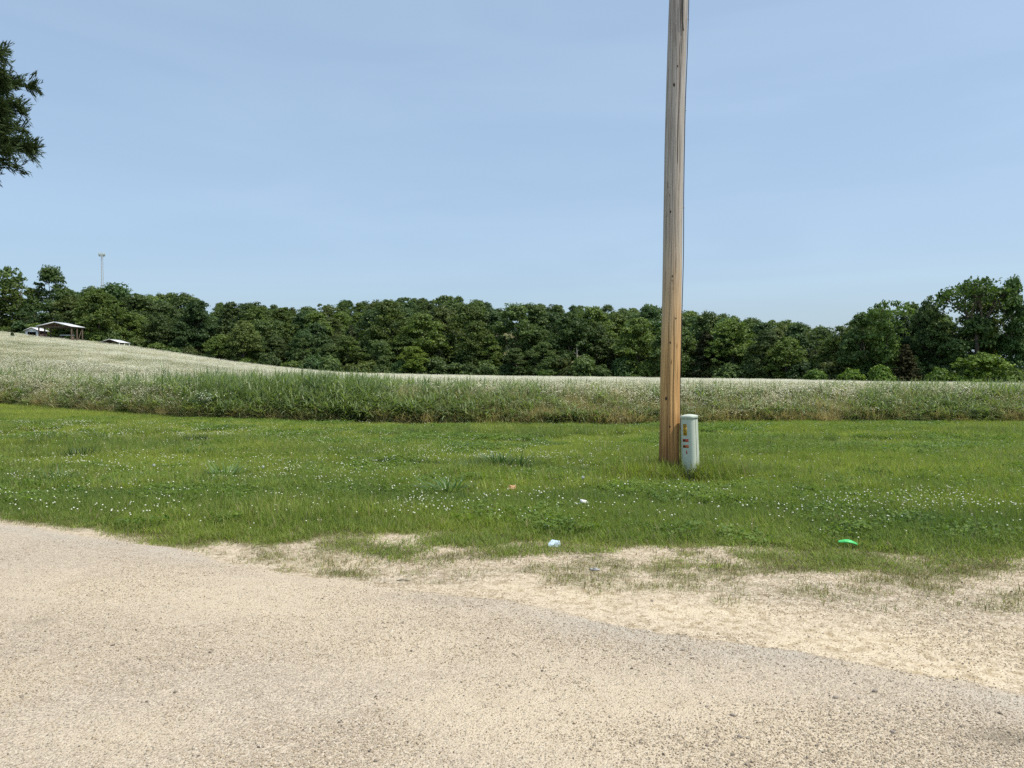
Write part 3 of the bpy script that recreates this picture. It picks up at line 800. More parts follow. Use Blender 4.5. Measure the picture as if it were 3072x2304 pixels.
def conifer_mesh(name, h, w, n, leaf, z0=.06):
    """drooping layered sprays of a cedar"""
    b = MB(); nb = 230
    for _ in range(nb):
        zc = rng.random() ** 1.15; z = h * (z0 + (1 - z0) * zc); a = rng.random() * 6.28
        L = w * .5 * (1.02 - zc) ** .75 * (.7 + .4 * rng.random()); m_ = n // nb
        s = rng.random(m_) ** .6 * L
        p = np.stack([s * math.cos(a), s * math.sin(a), z + .22 * s - .10 * s * s / max(L, .1)], -1) + rng.normal(0, .20, (m_, 3)) * [1, 1, .7]
        b.cards(p, np.array([math.cos(a) * .4, math.sin(a) * .4, .7]) + rng.normal(0, .6, (m_, 3)), leaf * (.6 + .7 * rng.random(m_)), 1.9)
    return b.mesh(name, [cedar_leaf])

def branch_tree(b, p, d, L, r, depth, spread=.55, mat=0, up=.15, thin=.68):
    q = p + d * L; mid = (p + q) / 2 + rng.normal(0, L * .06, 3)
    b.tube([p, mid, q], [r, r * .85, r * .7], 5 if r > .05 else 3, .5, mat)
    tips = []
    if depth == 0: return [q]
    for _ in range(2 if rng.random() < .6 else 3):
        nd = d + rng.normal(0, spread, 3) + [0, 0, up]; nd /= np.linalg.norm(nd)
        tips += branch_tree(b, q, nd, L * (.62 + .25 * rng.random()), r * thin, depth - 1, spread, mat, up, thin)
    return tips

def make_tree(name, label, cat, trunk_me, crown_me):
    t_ = thing(name, label, cat, (0, 0, 0))
    if trunk_me is not None: obj('trunk', trunk_me, t_)
    if crown_me is not None: obj('crown', crown_me, t_)
    return t_

def trunk_mesh(h, w, n=6, r0=.24):
    b = MB(); limbs(b, h, w, n, r0); return b.mesh('trunk', [bark_m], True)

protos = {}
def proto(key, name, cat, tm, cm): protos[key] = (name, cat, tm, cm)
for i in range(6): proto('round%d' % i, 'broadleaf_tree', 'tree', trunk_mesh(NH, 9), crown_mesh('crown', NH, 9.4 + rng.random(), 56 + 4 * i, 21000, .26, .05, lobe=(.12, .22)))
for i in range(4): proto('tall%d' % i, 'broadleaf_tree', 'tree', trunk_mesh(NH, 6.5), crown_mesh('crown', NH, 6.6 + rng.random(), 46, 17000, .25, .04, 'tall', lobe=(.14, .24)))
for i in range(3): proto('loose%d' % i, 'broadleaf_tree', 'tree', trunk_mesh(NH, 9, 10), crown_mesh('crown', NH, 9.0, 40, 9500, .32, .10, 'vase', lobe=(.12, .21)))
for i in range(3): proto('cedar%d' % i, 'cedar_tree', 'tree', trunk_mesh(NH, 4, 3, .2), conifer_mesh('crown', NH, 8.5, 9500, .36))
for i in range(4): proto('bush%d' % i, 'leafy_shrub', 'shrub', None, None)
bush_pro = [crown_mesh('foliage', 4.0, 5.2, 15, 3800, .25, .0, 'dome', lobe=(.16, .29)) for _ in range(4)]
stem_me = MB(); limbs(stem_me, 3.2, 3.6, 5, .07, 0, .05); stem_me = stem_me.mesh('stem', [bark_m])

used = {}
def place_tree(key, x, y, h, wid, color, label, group=None, zoff=0.0, name=None):
    nm, cat, tm, cm = protos[key]
    if key not in used:
        r = make_tree(name or nm, label, cat, tm, cm); used[key] = r
    else:
        r = copy_tree(used[key]); r.name = name or nm
    r.location = (x, y, float(ground_z(x, y)) + zoff)
    r.rotation_euler = (0, 0, random.uniform(0, 6.28))
    r.scale = (wid, wid, h / NH)
    r['label'] = label
    if group: r['group'] = group
    elif 'group' in r: del r['group']
    for c in r.children:
        if c.name.startswith('crown'): c.color = (*color, 1)
    return r

used_b = []
def place_bush(x, y, h, w, color, label, group=None, zoff=-.1):
    i = 4 if w > 8 else random.randrange(4)
    r = thing('leafy_shrub', label, 'shrub', (x, y, float(ground_z(x, y)) + zoff), random.uniform(0, 6.28), group)
    f_ = obj('foliage', bush_pro[i], r); f_.color = (*color, 1)
    obj('stem', stem_me, r)
    r.scale = (w / 5.2, w / 5.2, h / 4.0)
    return r

SK_U = [-120, 0, 20, 36, 50, 66, 80, 92, 105, 150, 170, 200, 220, 250, 300, 340, 380, 420, 440, 470, 490, 510, 560, 600, 650, 700, 740, 760, 800, 825, 837, 848, 856, 864, 875, 885, 893, 903, 912, 925, 938, 946, 955, 963, 975, 990, 1000, 1012, 1030, 1120]
SK_V = [258, 262, 268, 268, 266, 268, 275, 279, 280, 283, 290, 296, 300, 303, 303, 300, 297, 295, 294, 297, 301, 304, 303, 305, 304, 310, 316, 319, 321, 327, 333, 326, 320, 312, 300, 294, 300, 304, 300, 295, 303, 316, 302, 290, 281, 279, 284, 278, 281, 276]
def skyline(u): return float(np.interp(u, SK_U, SK_V))

def leafcol():
    b_ = random.uniform(.68, 1.25)
    c = np.array([1.0, 1.0, 1.0]) * b_
    q = random.random()
    if q < .26: c *= [1.18, 1.14, .82]; word = 'yellowish green'
    elif q < .44: c *= [.80, .93, 1.05]; word = 'bluish green'
    elif q < .54: c *= [1.14, .99, .92]; word = 'brownish green'
    else: word = 'dark green' if b_ < .88 else 'mid green' if b_ < 1.08 else 'fresh green'
    return tuple(c), word

occ = np.full(1400, 400.0)         # per column: the highest row already covered by nearer trees
def col(u): return int(np.clip(u + 150, 0, 1399))
def cover(u, half, vtop, Y):
    a, b_ = col(u - half), col(u + half) + 1
    kk = np.linspace(-1, 1, b_ - a); prof = vtop + (1 - np.sqrt(np.clip(1 - kk ** 2, 0, 1))) * half * .9
    occ[a:b_] = np.minimum(occ[a:b_], prof)

# --- trees of their own look, set first
def special(key, u, vtop, Y, wpx, color, label, name=None, vbase=None):
    x = xat(u, Y); gz = float(ground_z(x, Y)); h = zat(vtop, Y) - gz
    nominal = {'r': 9.8, 't': 6.9, 'l': 9.0, 'c': 8.5}[key[0]]
    r = place_tree(key, x, Y, h, (wpx * Y / F) / nominal, color, label, None, 0, name)
    cover(u, wpx * .45, vtop, Y)
    return r
special('round0', 52, 267, 158, 46, (.78, .85, .8), 'large dark tree with a broad rounded dome rising behind the white shed')
special('loose0', 3, 262, 160, 40, (1.0, 1.05, .9), 'feathery topped tree at the edge of the picture beyond the shed')
special('round1', 570, 313, 153, 52, (.66, .74, .72), 'big very dark round tree standing out before the wooded hill')
special('round2', 418, 322, 176, 40, (1.45, 1.45, .95), 'brighter yellow green round tree halfway up the wooded hill')
special('tall0', 351, 338, 158, 26, (1.3, 1.4, .8), 'fresh bright green slender tree at the foot of the hill beside the slope end')
special('round3', 414, 346, 150, 33, (1.55, 1.45, .75), 'low round yellow olive tree at the back edge of the white flowers')
special('cedar0', 706, 333, 136, 44, (.9, .8, .8), 'dark dense cedar standing just right of the wooden pole')
special('cedar1', 905, 345, 108, 34, (1.15, .82, .8), 'brownish feathery cedar in front of the tall right hand trees')
special('loose1', 887, 293, 112, 44, (1.15, 1.25, .9), 'tall irregular tree with loose big leaved top against the sky')
special('round4', 927, 294, 114, 38, (.8, .85, .85), 'dense round headed dark tree beside the loose topped tree')
special('tall1', 1011, 277, 108, 34, (.75, .95, .85), 'tall narrow dark leafy tree beside the open branched tree')
special('round5', 1045, 282, 110, 50, (.8, .9, .85), 'dark spreading tree cut off by the edge of the picture beside the narrow one')
special('tall2', 862, 312, 115, 36, (.9, 1.0, .9), 'dark tree forming the shoulder of the tall group next to the gap')

# open branched tree, limbs bare below the foliage tips
b = MB(); b2 = MB()
b.tube([[0, 0, -.5], [.2, 0, 4], [.1, .1, 8]], [.34, .28, .2], 7)
tips = []
for a in np.linspace(0, 6.28, 7, endpoint=False):
    d_ = np.array([.55 * math.cos(a), .55 * math.sin(a), .75]); d_ /= np.linalg.norm(d_)
    tips += branch_tree(b, np.array([.1, .1, 8. - rng.random() * 1.5]), d_, 2.1, .13, 3, .42, 0, .05, .66)
for p in tips:
    n = 26; q = p + rng.normal(0, .42, (n, 3)) * [1, 1, .7]
    b2.cards(q, rng.normal(size=(n, 3)) + [0, 0, .6], .30 * (.6 + .8 * rng.random(n)), 1.4, fold=.25)
lo = crown_mesh('tmp', 9, 7.5, 24, 8000, .32, .1, 'round')
Y_ = 109; x_ = xat(977, Y_)
t_ = thing('open_branched_tree', 'tall tree with bare crooked limbs showing through its thin top', 'tree', (x_, Y_, float(ground_z(x_, Y_))), 1.0)
obj('trunk', b.mesh('trunk', [bark_m], True), t_)
c_ = obj('crown', b2.mesh('crown', [tree_leaf]), t_); c_.color = (.8, .9, .85, 1)
c_ = obj('lower_foliage', lo, t_); c_.color = (.85, .95, .85, 1)
zmax = max(p[2] for p in tips) + .4
sc = (zat(279, Y_) - float(ground_z(x_, Y_))) / zmax
t_.scale = (sc, sc, sc); cover(977, 14, 300, Y_)

def dead_tree(label, u, vtop, Y, mat, seed_spread=.5, lean=0, trunk_r=.16, depth=4):
    b = MB(); p0 = np.array([0, 0, -.3]); tips = []
    b.tube([p0, [lean * .5, 0, 3.5], [lean, 0, 6.5]], [trunk_r, trunk_r * .85, trunk_r * .6], 6)
    for _ in range(5):
        d_ = np.array([rng.normal(0, .45), rng.normal(0, .45), 1.0]); d_ /= np.linalg.norm(d_)
        z = 4.5 + 2 * rng.random()
        tips += branch_tree(b, np.array([lean * z / 6.5, 0, z]), d_, 1.6, trunk_r * .5, depth, seed_spread, 0, .1, .66)
    me = b.mesh('branches', [mat])
    x = xat(u, Y); gz = float(ground_z(x, Y)); h = zat(vtop, Y) - gz
    r = thing('dead_tree', label, 'dead tree', (x, Y, gz)); obj('branches', me, r)
    zm = max(p[2] for p in tips); s = h / zm; r.scale = (s, s, s)
    return r
dead_tree('pale leafless dead tree poking above the skyline in the gap between the woods', 832, 323, 150, deadwood_m, .35)
dead_tree('grey dead tree with spreading bare twigs halfway up the wooded hill', 476, 322, 170, deadwood_m, .6, trunk_r=.2)
b = MB(); b.tube([[0, 0, -.3], [.1, 0, 4], [-.05, 0, 9.0]], [.17, .13, .05], 6)
for z, a, L in ((6.5, .5, .9), (7.4, 2.8, .7), (8.2, .2, .4), (5.2, 3.4, .8)):
    b.tube([[0, 0, z], [L * math.cos(a), .1, z + L * .5]], [.05, .02], 4)
x_, Y_ = xat(577, 146), 146
t_ = thing('tree_snag', 'thin pale broken snag standing in front of the big dark round tree', 'dead tree', (x_, Y_, float(ground_z(x_, Y_))))
obj('trunk', b.mesh('trunk', [deadwood_m], True), t_)
t_.scale = (1, 1, (zat(348, Y_) - float(ground_z(x_, Y_))) / 9.0)
r = special('tall3', 584, 357, 145, 17, (1.5, 1.45, .9), 'small pale green sapling beside the thin broken snag')

# vine covered mound on the right
x_, Y_ = xat(980, 100), 100
bush_pro.append(crown_mesh('foliage', 4.0, 5.2, 34, 12000, .15, .0, 'dome', lobe=(.10, .20)))
r = place_bush(x_, Y_, zat(352, Y_) - float(ground_z(x_, Y_)), 9.0, (1.35, 1.4, .7), 'tall mound smothered in bright vines in front of the right hand trees'); r.name = 'vine_mound'
cover(980, 26, 352, 100)
for (u, vt, Y_, wpx, cc, lb) in [(852, 367, 110, 26, (1.5, 1.6, .8), 'bright green low shrub left of the brownish cedar at the field edge'),
                                (880, 365, 107, 28, (1.35, 1.5, .8), 'bright green shrub touching the brownish cedar'),
                                (815, 369, 112, 24, (1.2, 1.35, .8), 'mid green rounded shrub below the pale dead tree'),
                                (940, 366, 102, 26, (1.2, 1.3, .75), 'mid green shrub between the brownish cedar and the vine mound'),
                                (1015, 368, 99, 30, (1.2, 1.2, .75), 'olive green shrub between the vine mound and the picture edge'),
                                (546, 366, 147, 24, (1.1, 1.3, .85), 'fresh green shrub at the foot of the big dark round tree'),
                                (600, 368, 147, 20, (.9, 1.1, .9), 'dark green shrub right of the pale sapling')]:
    x_ = xat(u, Y_); gz = float(ground_z(x_, Y_))
    place_bush(x_, Y_, zat(vt, Y_) - gz, wpx * Y_ / F, cc, lb)

# --- the rest of the woods, nearest first; trees hidden behind nearer ones are left out
keys_round = ['round%d' % i for i in range(6)]; keys_tall = ['tall%d' % i for i in range(4)]; keys_loose = ['loose%d' % i for i in range(3)]; keys_cedar = ['cedar%d' % i for i in range(3)]
cands = []
for off, hm, sp in [(2, .72, 5.6), (7, .9, 6.0), (13, 1.0, 6.4), (20, 1.0, 6.6), (28, 1.0, 7), (37, 1.0, 7), (47, 1.0, 7), (58, 1.0, 7.4), (71, 1.0, 7.6), (86, 1.0, 8), (103, 1.0, 8), (122, 1.0, 8.4), (143, 1.0, 8.6), (165, 1.0, 8.6), (176, 1.0, 8.6)]:
    t0 = -.76
    while t0 < .76:
        yy = float(forest_front(t0)) + off + random.uniform(-2.2, 2.2)
        cands.append((yy, t0 + random.uniform(-.3, .3) * sp / yy, hm, off)); t0 += sp / yy
cands.sort()
n_tree = 0
for (Y_, t0, hm, off) in cands:
    u = 512 + t0 * F; x = t0 * Y_; gz = float(ground_z(x, Y_))
    ridge = off > 120
    q = random.random()
    key = random.choice(keys_cedar) if (q < .07 and off < 30) else random.choice(keys_tall) if q < .30 else random.choice(keys_loose) if q < .40 else random.choice(keys_round)
    h = random.choice([random.uniform(8.5, 12), random.uniform(12, 17.5)]) * hm
    if key[0] == 'c': h *= .72
    hcap = zat(skyline(u) + abs(random.gauss(0, 2.5)), Y_) - gz
    h = min(h, hcap)
    if h < 5.0: continue
    w = {'r': 1.0, 't': 1.0, 'l': 1.0, 'c': .8}[key[0]] * min(1.15, max(.6, h / 13.5)) * random.uniform(.88, 1.15)
    half = {'r': 4.4, 't': 3.2, 'l': 4.2, 'c': 3.0}[key[0]] * w * F / Y_
    vtop = 370 - (gz + h - EYE) / Y_ * F
    a, b_ = col(u - half * .7), col(u + half * .7) + 1
    if not (vtop < occ[a:b_].max() - 2.0): continue
    if n_tree >= 292: break
    cover(u, half, vtop, Y_)
    if ridge: lb, gr = 'leafy tree high on the wooded ridge', 'trees along the wooded ridge'
    elif off > 24: lb, gr = 'leafy tree partway up the wooded hillside', 'trees on the wooded hillside'
    elif t0 < -.24: lb, gr = 'leafy tree in the dark woods behind the sloping field', 'trees behind the sloping field'
    elif t0 < .30: lb, gr = 'leafy tree at the foot of the wooded hill behind the flower field', 'trees at the foot of the wooded hill'
    else: lb, gr = 'leafy tree in the nearer woods at the right of the flower field', 'trees in the nearer woods'
    cc, word = leafcol(); shape = {'r': 'round headed', 't': 'slender', 'l': 'loose crowned', 'c': ''}[key[0]]
    lb = lb.replace('leafy tree', '%s %s tree' % (shape, word))
    if key[0] == 'c': lb, gr = 'dark cedar among the broadleaf trees at the edge of the woods', 'cedars at the edge of the woods'
    place_tree(key, x, Y_, h, w, cc, lb, gr); n_tree += 1
t0 = -.74; n_bush = 0
while t0 < .74:
    Y_ = float(forest_front(t0)) + random.uniform(-1.5, 1.0); u = 512 + t0 * F; x = t0 * Y_
    hcap = zat(skyline(u) + 12, Y_) - float(ground_z(x, Y_))
    cc, word = leafcol()
    place_bush(x, Y_, min(hcap, random.uniform(2.6, 5.5)), random.uniform(3.5, 6.5), cc, word + ' shrub fringing the woods behind the flower field', 'shrubs along the edge of the woods', -.3)
    t0 += random.uniform(2.6, 4.6) / Y_; n_bush += 1
print('TREES', n_tree, 'BUSHES', n_bush)

# --- cedar close by, reaching in at the upper edge
Yc = 15.5; xc = -13.9
b = MB(); tr = MB()
tr.tube([[0, 0, -.3], [.1, 0, 3], [0, .1, 7], [0, 0, 10.5]], [.24, .2, .12, .03], 8)
def cedar_branch(z, a, L, rise, n):
    d_ = np.array([math.cos(a), math.sin(a)])
    s = np.linspace(0, 1, 7); pts = np.stack([d_[0] * s * L, d_[1] * s * L, z + rise * s * L + .10 * L * np.sin(s * 3.1)], -1)
    pts += np.cumsum(rng.normal(0, .02, pts.shape), 0)
    tr.tube(pts, np.linspace(.035, .006, 7), 4)
    for _ in range(n):
        q = .22 + .80 * rng.random() ** .8; q = min(q, 1.0)
        base = np.array([np.interp(q, s, pts[:, i]) for i in range(3)])
        ang = a + rng.normal(0, .8); l = .12 + .30 * rng.random() * (1.15 - q * .6)
        tip = base + np.array([math.cos(ang) * l, math.sin(ang) * l, rng.normal(.02, .14)])
        m_ = 14; f_ = rng.random(m_)[:, None]
        c = base + (tip - base) * f_ + rng.normal(0, .035, (m_, 3)) * (1.2 - f_ * .8)
        # slim overlapping sprays
        dirv = (tip - base) / l + rng.normal(0, .35, (m_, 3)); dirv /= np.linalg.norm(dirv, axis=1)[:, None]
        sd = np.cross(dirv, rng.normal(size=(m_, 3))); sd /= np.linalg.norm(sd, axis=1)[:, None]
        ln = .035 + .065 * rng.random(m_)[:, None]; wd = .006 + .009 * rng.random(m_)[:, None]
        P = np.stack([c - dirv * ln, c - sd * wd, c + dirv * ln, c + sd * wd], 1)
        b.add(P.reshape(-1, 3), np.arange(4 * m_).reshape(m_, 4), np.repeat(rng.random(m_), 4))
reach = [(8.0, 3.5, .1, 60), (7.75, 3.75, .1, 80), (7.5, 4.3, .05, 130), (7.3, 4.15, .03, 110), (7.1, 4.1, .0, 120), (6.85, 4.0, .02, 120), (6.7, 4.0, .0, 120), (6.5, 4.0, .0, 120), (6.3, 3.95, .0, 120), (6.15, 3.9, -.02, 110), (5.97, 4.3, .0, 140), (5.82, 4.0, .0, 90), (5.62, 3.7, .02, 70), (5.42, 3.62, .02, 60)]
for z, L, rise, n in reach:
    L -= .36; n = int(n * 2.4)
    z += .24; cedar_branch(z - rise * L - .05, rng.normal(0, .06), L, rise, n)
    cedar_branch(z + rng.normal(0, .12), rng.normal(-.35, .12), L * .92, rise, int(n * .55)); cedar_branch(z + rng.normal(0, .12), rng.normal(.35, .12), L * .92, rise, int(n * .55))
for _ in range(150):
    z = 1.8 + 8.2 * rng.random(); a = .7 + rng.random() * 4.9
    cedar_branch(z, a, ((3.3 if z > 5.7 else 2.7) * (1 - max(0, z - 6) / 5.5)) * (.7 + .3 * rng.random()), .05, 26)
for _ in range(16):
    z = 8.6 + 1.8 * rng.random(); cedar_branch(z, rng.random() * 6.28, 1.9 * (11.2 - z) / 2.6, .25, 24)
t_ = thing('cedar_tree', 'dark feathery cedar close by whose branches reach in at the upper left', 'tree', (xc, Yc, float(ground_z(xc, Yc))))
obj('trunk', tr.mesh('trunk', [bark_m], True), t_)
c_ = obj('crown', b.mesh('crown', [cedar_leaf]), t_); c_.color = (1.05, 1.25, 1.0, 1)

# ------------------------------------------------------------------ utility pole
k = Mat('weathered_pole')
O = k.objco()
sx = k.n('SeparateXYZ', {0: O}); z = sx.outputs[2]
g1 = k.noise(k.scaled(O, (60, 60, 1.0)), 1.0, 6, .6); g2 = k.noise(k.scaled(O, (130, 130, 2.6)), 1.0, 5, .7); g3 = k.noise(k.scaled(O, (7, 7, .7)), 1.0, 4)
zz = k.math('ADD', k.math('MULTIPLY', z, .125), k.math('MULTIPLY', k.math('SUBTRACT', g3, .5), .16))
basec = k.ramp(zz, [(0, (.22, .11, .045, 1)), (.06, (.44, .23, .085, 1)), (.13, (.66, .385, .16, 1)), (.22, (.72, .445, .20, 1)), (.33, (.60, .445, .28, 1)), (.44, (.47, .42, .35, 1)), (.6, (.42, .395, .355, 1)), (1, (.40, .385, .36, 1))])
colr = k.mix(k.ramp(g1, [(.43, (0, 0, 0, 1)), (.64, (1, 1, 1, 1))]), basec, k.mix(1.0, basec, (.52, .46, .42, 1), 'MULTIPLY'))
colr = k.mix(k.ramp(g2, [(.56, (0, 0, 0, 1)), (.72, (1, 1, 1, 1))]), colr, k.mix(1.0, basec, (1.3, 1.3, 1.28, 1), 'MULTIPLY'))
colr = k.mix(k.ramp(k.noise(k.scaled(O, (26, 26, 5)), 1.0, 3), [(.68, (0, 0, 0, 1)), (.74, (1, 1, 1, 1))]), colr, k.mix(1.0, basec, (.34, .28, .24, 1), 'MULTIPLY'))
colr = k.mix(k.attr('crack'), colr, (.05, .035, .025, 1))
pole_m = k.done(k.bsdf(colr, .85, .2, k.math('ADD', g1, g2), .6, .006))
PH = 9.6; NS, NR = 120, 260
zs = np.linspace(-.5, PH, NR); th = np.linspace(0, 2 * math.pi, NS, endpoint=False)
ZZ, TT = np.meshgrid(zs, th, indexing='ij')
rad = .140 - .0012 * np.clip(ZZ, 0, 10) + .012 * np.exp(-np.clip(ZZ, 0, 9) / .5)
rad = rad + .003 * (fnoise(np.cos(TT) * 3 + 10, ZZ * .8 + np.sin(TT) * 3, 3) - .5) * 2 + .0022 * (fnoise(TT * 9, ZZ * .6, 3) - .5) * 2
crack = np.zeros_like(rad)
for a0, z0, z1, dep in [(-1.57 + .12, .2, 7.6, 1.0), (-1.57 - .5, .0, 3.2, .7), (-1.57 + .55, 1.0, 3.2, .6), (-1.57 + .3, 5.2, 9.3, .9), (-1.57 - .15, 6.3, 8.9, .6), (-1.57 + .85, .3, 2.0, .5), (-1.57 - .95, 3, 6, .6), (.9, 1, 8, .8), (2.2, .5, 6, .8)]:
    ac = a0 + .16 * (fnoise(zs * .9 + a0 * 7, zs * 0 + a0, 3) - .5) * 2
    dth = np.abs((TT - ac[:, None] + math.pi) % (2 * math.pi) - math.pi)
    on = (smooth(z0, z0 + .5, ZZ) * smooth(z1, z1 - .6, ZZ)) * smooth(.28, .5, fnoise(ZZ * 1.7 + a0 * 3, ZZ * 0 + 1, 2))
    cv = np.clip(1 - dth / .06, 0, 1) * on * dep
    crack = np.maximum(crack, cv)
rad = rad - .014 * crack
def pole_cx(z): return .113 * np.clip((z - 1.4) / 5.4, 0, 2) + .012 * np.sin(np.asarray(z) * .9)
verts = np.stack([rad * np.cos(TT) + pole_cx(ZZ), rad * np.sin(TT), ZZ], -1).reshape(-1, 3)
i_, j_ = np.meshgrid(np.arange(NR - 1), np.arange(NS), indexing='ij')
fq = np.stack([i_ * NS + j_, i_ * NS + (j_ + 1) % NS, (i_ + 1) * NS + (j_ + 1) % NS, (i_ + 1) * NS + j_], -1).reshape(-1, 4)
verts = np.concatenate([verts, [[pole_cx(PH), 0, PH + .01]]]); last = len(verts) - 1
cap = np.array([[(NR - 1) * NS + j, (NR - 1) * NS + (j + 1) % NS, last] for j in range(NS)])
pm = build_mesh('shaft', verts, [fq, cap], [pole_m], {'crack': np.concatenate([crack.ravel(), [0]])}, smooth_shade=True)
pole = thing('utility_pole', 'tall weathered wooden utility pole grey above and orange brown below', 'utility pole', (POLE[0], POLE[1], float(ground_z(*POLE))))
obj('shaft', pm, pole)
black_m = plain('black_rubber', (.015, .015, .017), .5, .4)
wire_m = plain('wire_sheath', (.06, .055, .05), .6, .3)
def pole_pt(z, a, lift=0.0):
    r = float(np.interp(z, zs, rad[:, int((a % (2 * math.pi)) / (2 * math.pi) * NS) % NS])) + lift
    return [float(pole_cx(z)) + r * math.cos(a), r * math.sin(a), z]
b = MB()
b.tube([pole_pt(z_, -.03 + .05 * math.sin(z_ * 1.3), .012 + .008 * max(0, math.sin(z_ * 2.1 + 1))) for z_ in np.linspace(.0, 9.5, 60)], .0065, 5)
obj('ground_wire', b.mesh('ground_wire', [wire_m]), pole)
for z_ in (1.2, 2.5, 3.9, 5.3, 6.6):
    b = MB(); b.tube([pole_pt(z_, -.13, .001), pole_pt(z_, -.05, .028), pole_pt(z_, .08, .022), pole_pt(z_, .12, .0)], .003, 4)
    obj('staple', b.mesh('staple', [deadwood_m]), pole)
b = MB(); b.tube([pole_pt(7.6, -1.35, .015), pole_pt(7.1, -1.22, .014), pole_pt(6.82, -1.36, .018), pole_pt(6.65, -1.38, .02), pole_pt(6.5, -1.30, .02), pole_pt(6.38, -1.17, .016)], .008, 6)
obj('cable', b.mesh('cable', [black_m]), pole)
knot_m = plain('knot', (.07, .05, .035), .9, .1, .4, 60)
for (z_, a_, r_k) in [(5.62, -1.95, .018), (5.88, -1.62, .010), (3.82, -2.05, .012), (2.9, -1.75, .011), (2.3, -1.3, .010), (1.95, -1.85, .012), (1.15, -2.15, .017), (.75, -1.75, .012)]:
    b = MB(); c = np.array(pole_pt(z_, a_, -.002)); o_ = np.array([math.cos(a_), math.sin(a_), 0]); s2 = np.array([-math.sin(a_), math.cos(a_), 0])
    ring = [c + o_ * .004 + r_k * (math.cos(q) * s2 + 1.6 * math.sin(q) * np.array([0, 0, 1])) * random.uniform(.8, 1.1) for q in np.linspace(0, 6.28, 10, endpoint=False)]
    inner = [c + o_ * .007 + .5 * (p - c - o_ * .004) for p in ring]
    b.add(ring + inner, [[i, (i + 1) % 10, 10 + (i + 1) % 10, 10 + i] for i in range(10)], .5); b.add(inner, [list(range(10))], .5)
    obj('knot', b.mesh('knot', [knot_m]), pole)

# ------------------------------------------------------------------ cable pedestal
k = Mat('pedestal_plastic')
O = k.objco(); sx = k.n('SeparateXYZ', {0: O})
n1 = k.noise(O, 9, 5); n2 = k.noise(O, 45, 4, .7)
c1 = k.mix(n1, (.48, .53, .44, 1), (.55, .60, .50, 1))
low = k.math('SUBTRACT', .17, sx.outputs[2])
mud = k.math('MULTIPLY', k.math('ADD', k.math('MULTIPLY', low, 7.0), k.math('MULTIPLY', k.math('SUBTRACT', n2, .52), 5.0)), 1.0, True)
mud = k.math('MULTIPLY', mud, k.math('MULTIPLY', k.math('ADD', low, .06, True), 6.0, True), True)
c1 = k.mix(mud, c1, k.mix(n2, (.30, .24, .19, 1), (.56, .50, .44, 1)))
ped_m = k.done(k.bsdf(c1, .42, .45, n2, .06, .003))
dark_m2 = plain('seam_shadow_gap', (.03, .035, .032), .8, .2)
yel_m = plain('yellow_sticker', (.62, .36, .03), .55, .3); red_m = plain('orange_red_sticker', (.46, .075, .035), .55, .3); ora_m = plain('orange_sticker', (.50, .13, .04), .55, .3); ink_m = plain('sticker_ink', (.04, .03, .02), .6, .2)
ped = thing('cable_pedestal', 'pale green plastic cable pedestal with warning stickers leaning beside the wooden pole', 'cable pedestal', (PED[0], PED[1], float(ground_z(*PED)) - .0), R(-40))
ped.rotation_euler = (0, R(-2.6), R(-40))
ped.rotation_euler = (Euler((0, R(-2.2), 0)).to_matrix() @ Euler((0, 0, R(-40))).to_matrix()).to_euler()
def rsq(a, r, n=8):          # rounded square outline, counter clockwise
    o = []
    for cx, cy_, s in ((a / 2 - r, a / 2 - r, 0), (-a / 2 + r, a / 2 - r, 1), (-a / 2 + r, -a / 2 + r, 2), (a / 2 - r, -a / 2 + r, 3)):
        for q in np.linspace(0, math.pi / 2, n): o.append((cx + r * math.cos(s * math.pi / 2 + q), cy_ + r * math.sin(s * math.pi / 2 + q)))
    return np.array(o)
def loft(b, secs, rnd=.5, close_top=True, mat=0):
    n = len(secs[0][0]); V = np.concatenate([np.column_stack([s, np.full(n, z_)]) for s, z_ in secs])
    f_ = [[i * n + j, i * n + (j + 1) % n, (i + 1) * n + (j + 1) % n, (i + 1) * n + j] for i in range(len(secs) - 1) for j in range(n)]
    b.add(V, f_, rnd, mat)
    if close_top: b.add(V[-n:], [list(range(n))], rnd, mat)
A0, A1, RR = .220, .212, .066
b = MB(); loft(b, [(rsq(A0, RR), -.1), (rsq(A0, RR), .05), (rsq(A1, RR), .872)])
obj('housing', b.mesh('housing', [ped_m], True), ped)
b = MB(); loft(b, [(rsq(A1 + .002, RR), .866), (rsq(A1 + .013, RR + .005), .868), (rsq(A1 + .013, RR + .005), .905), (rsq(A1 + .007, RR + .003), .911), (rsq(A1 * .5, RR * .5), .926), (rsq(.02, .009), .932)])
cp = obj('lid', b.mesh('lid', [ped_m]), ped)
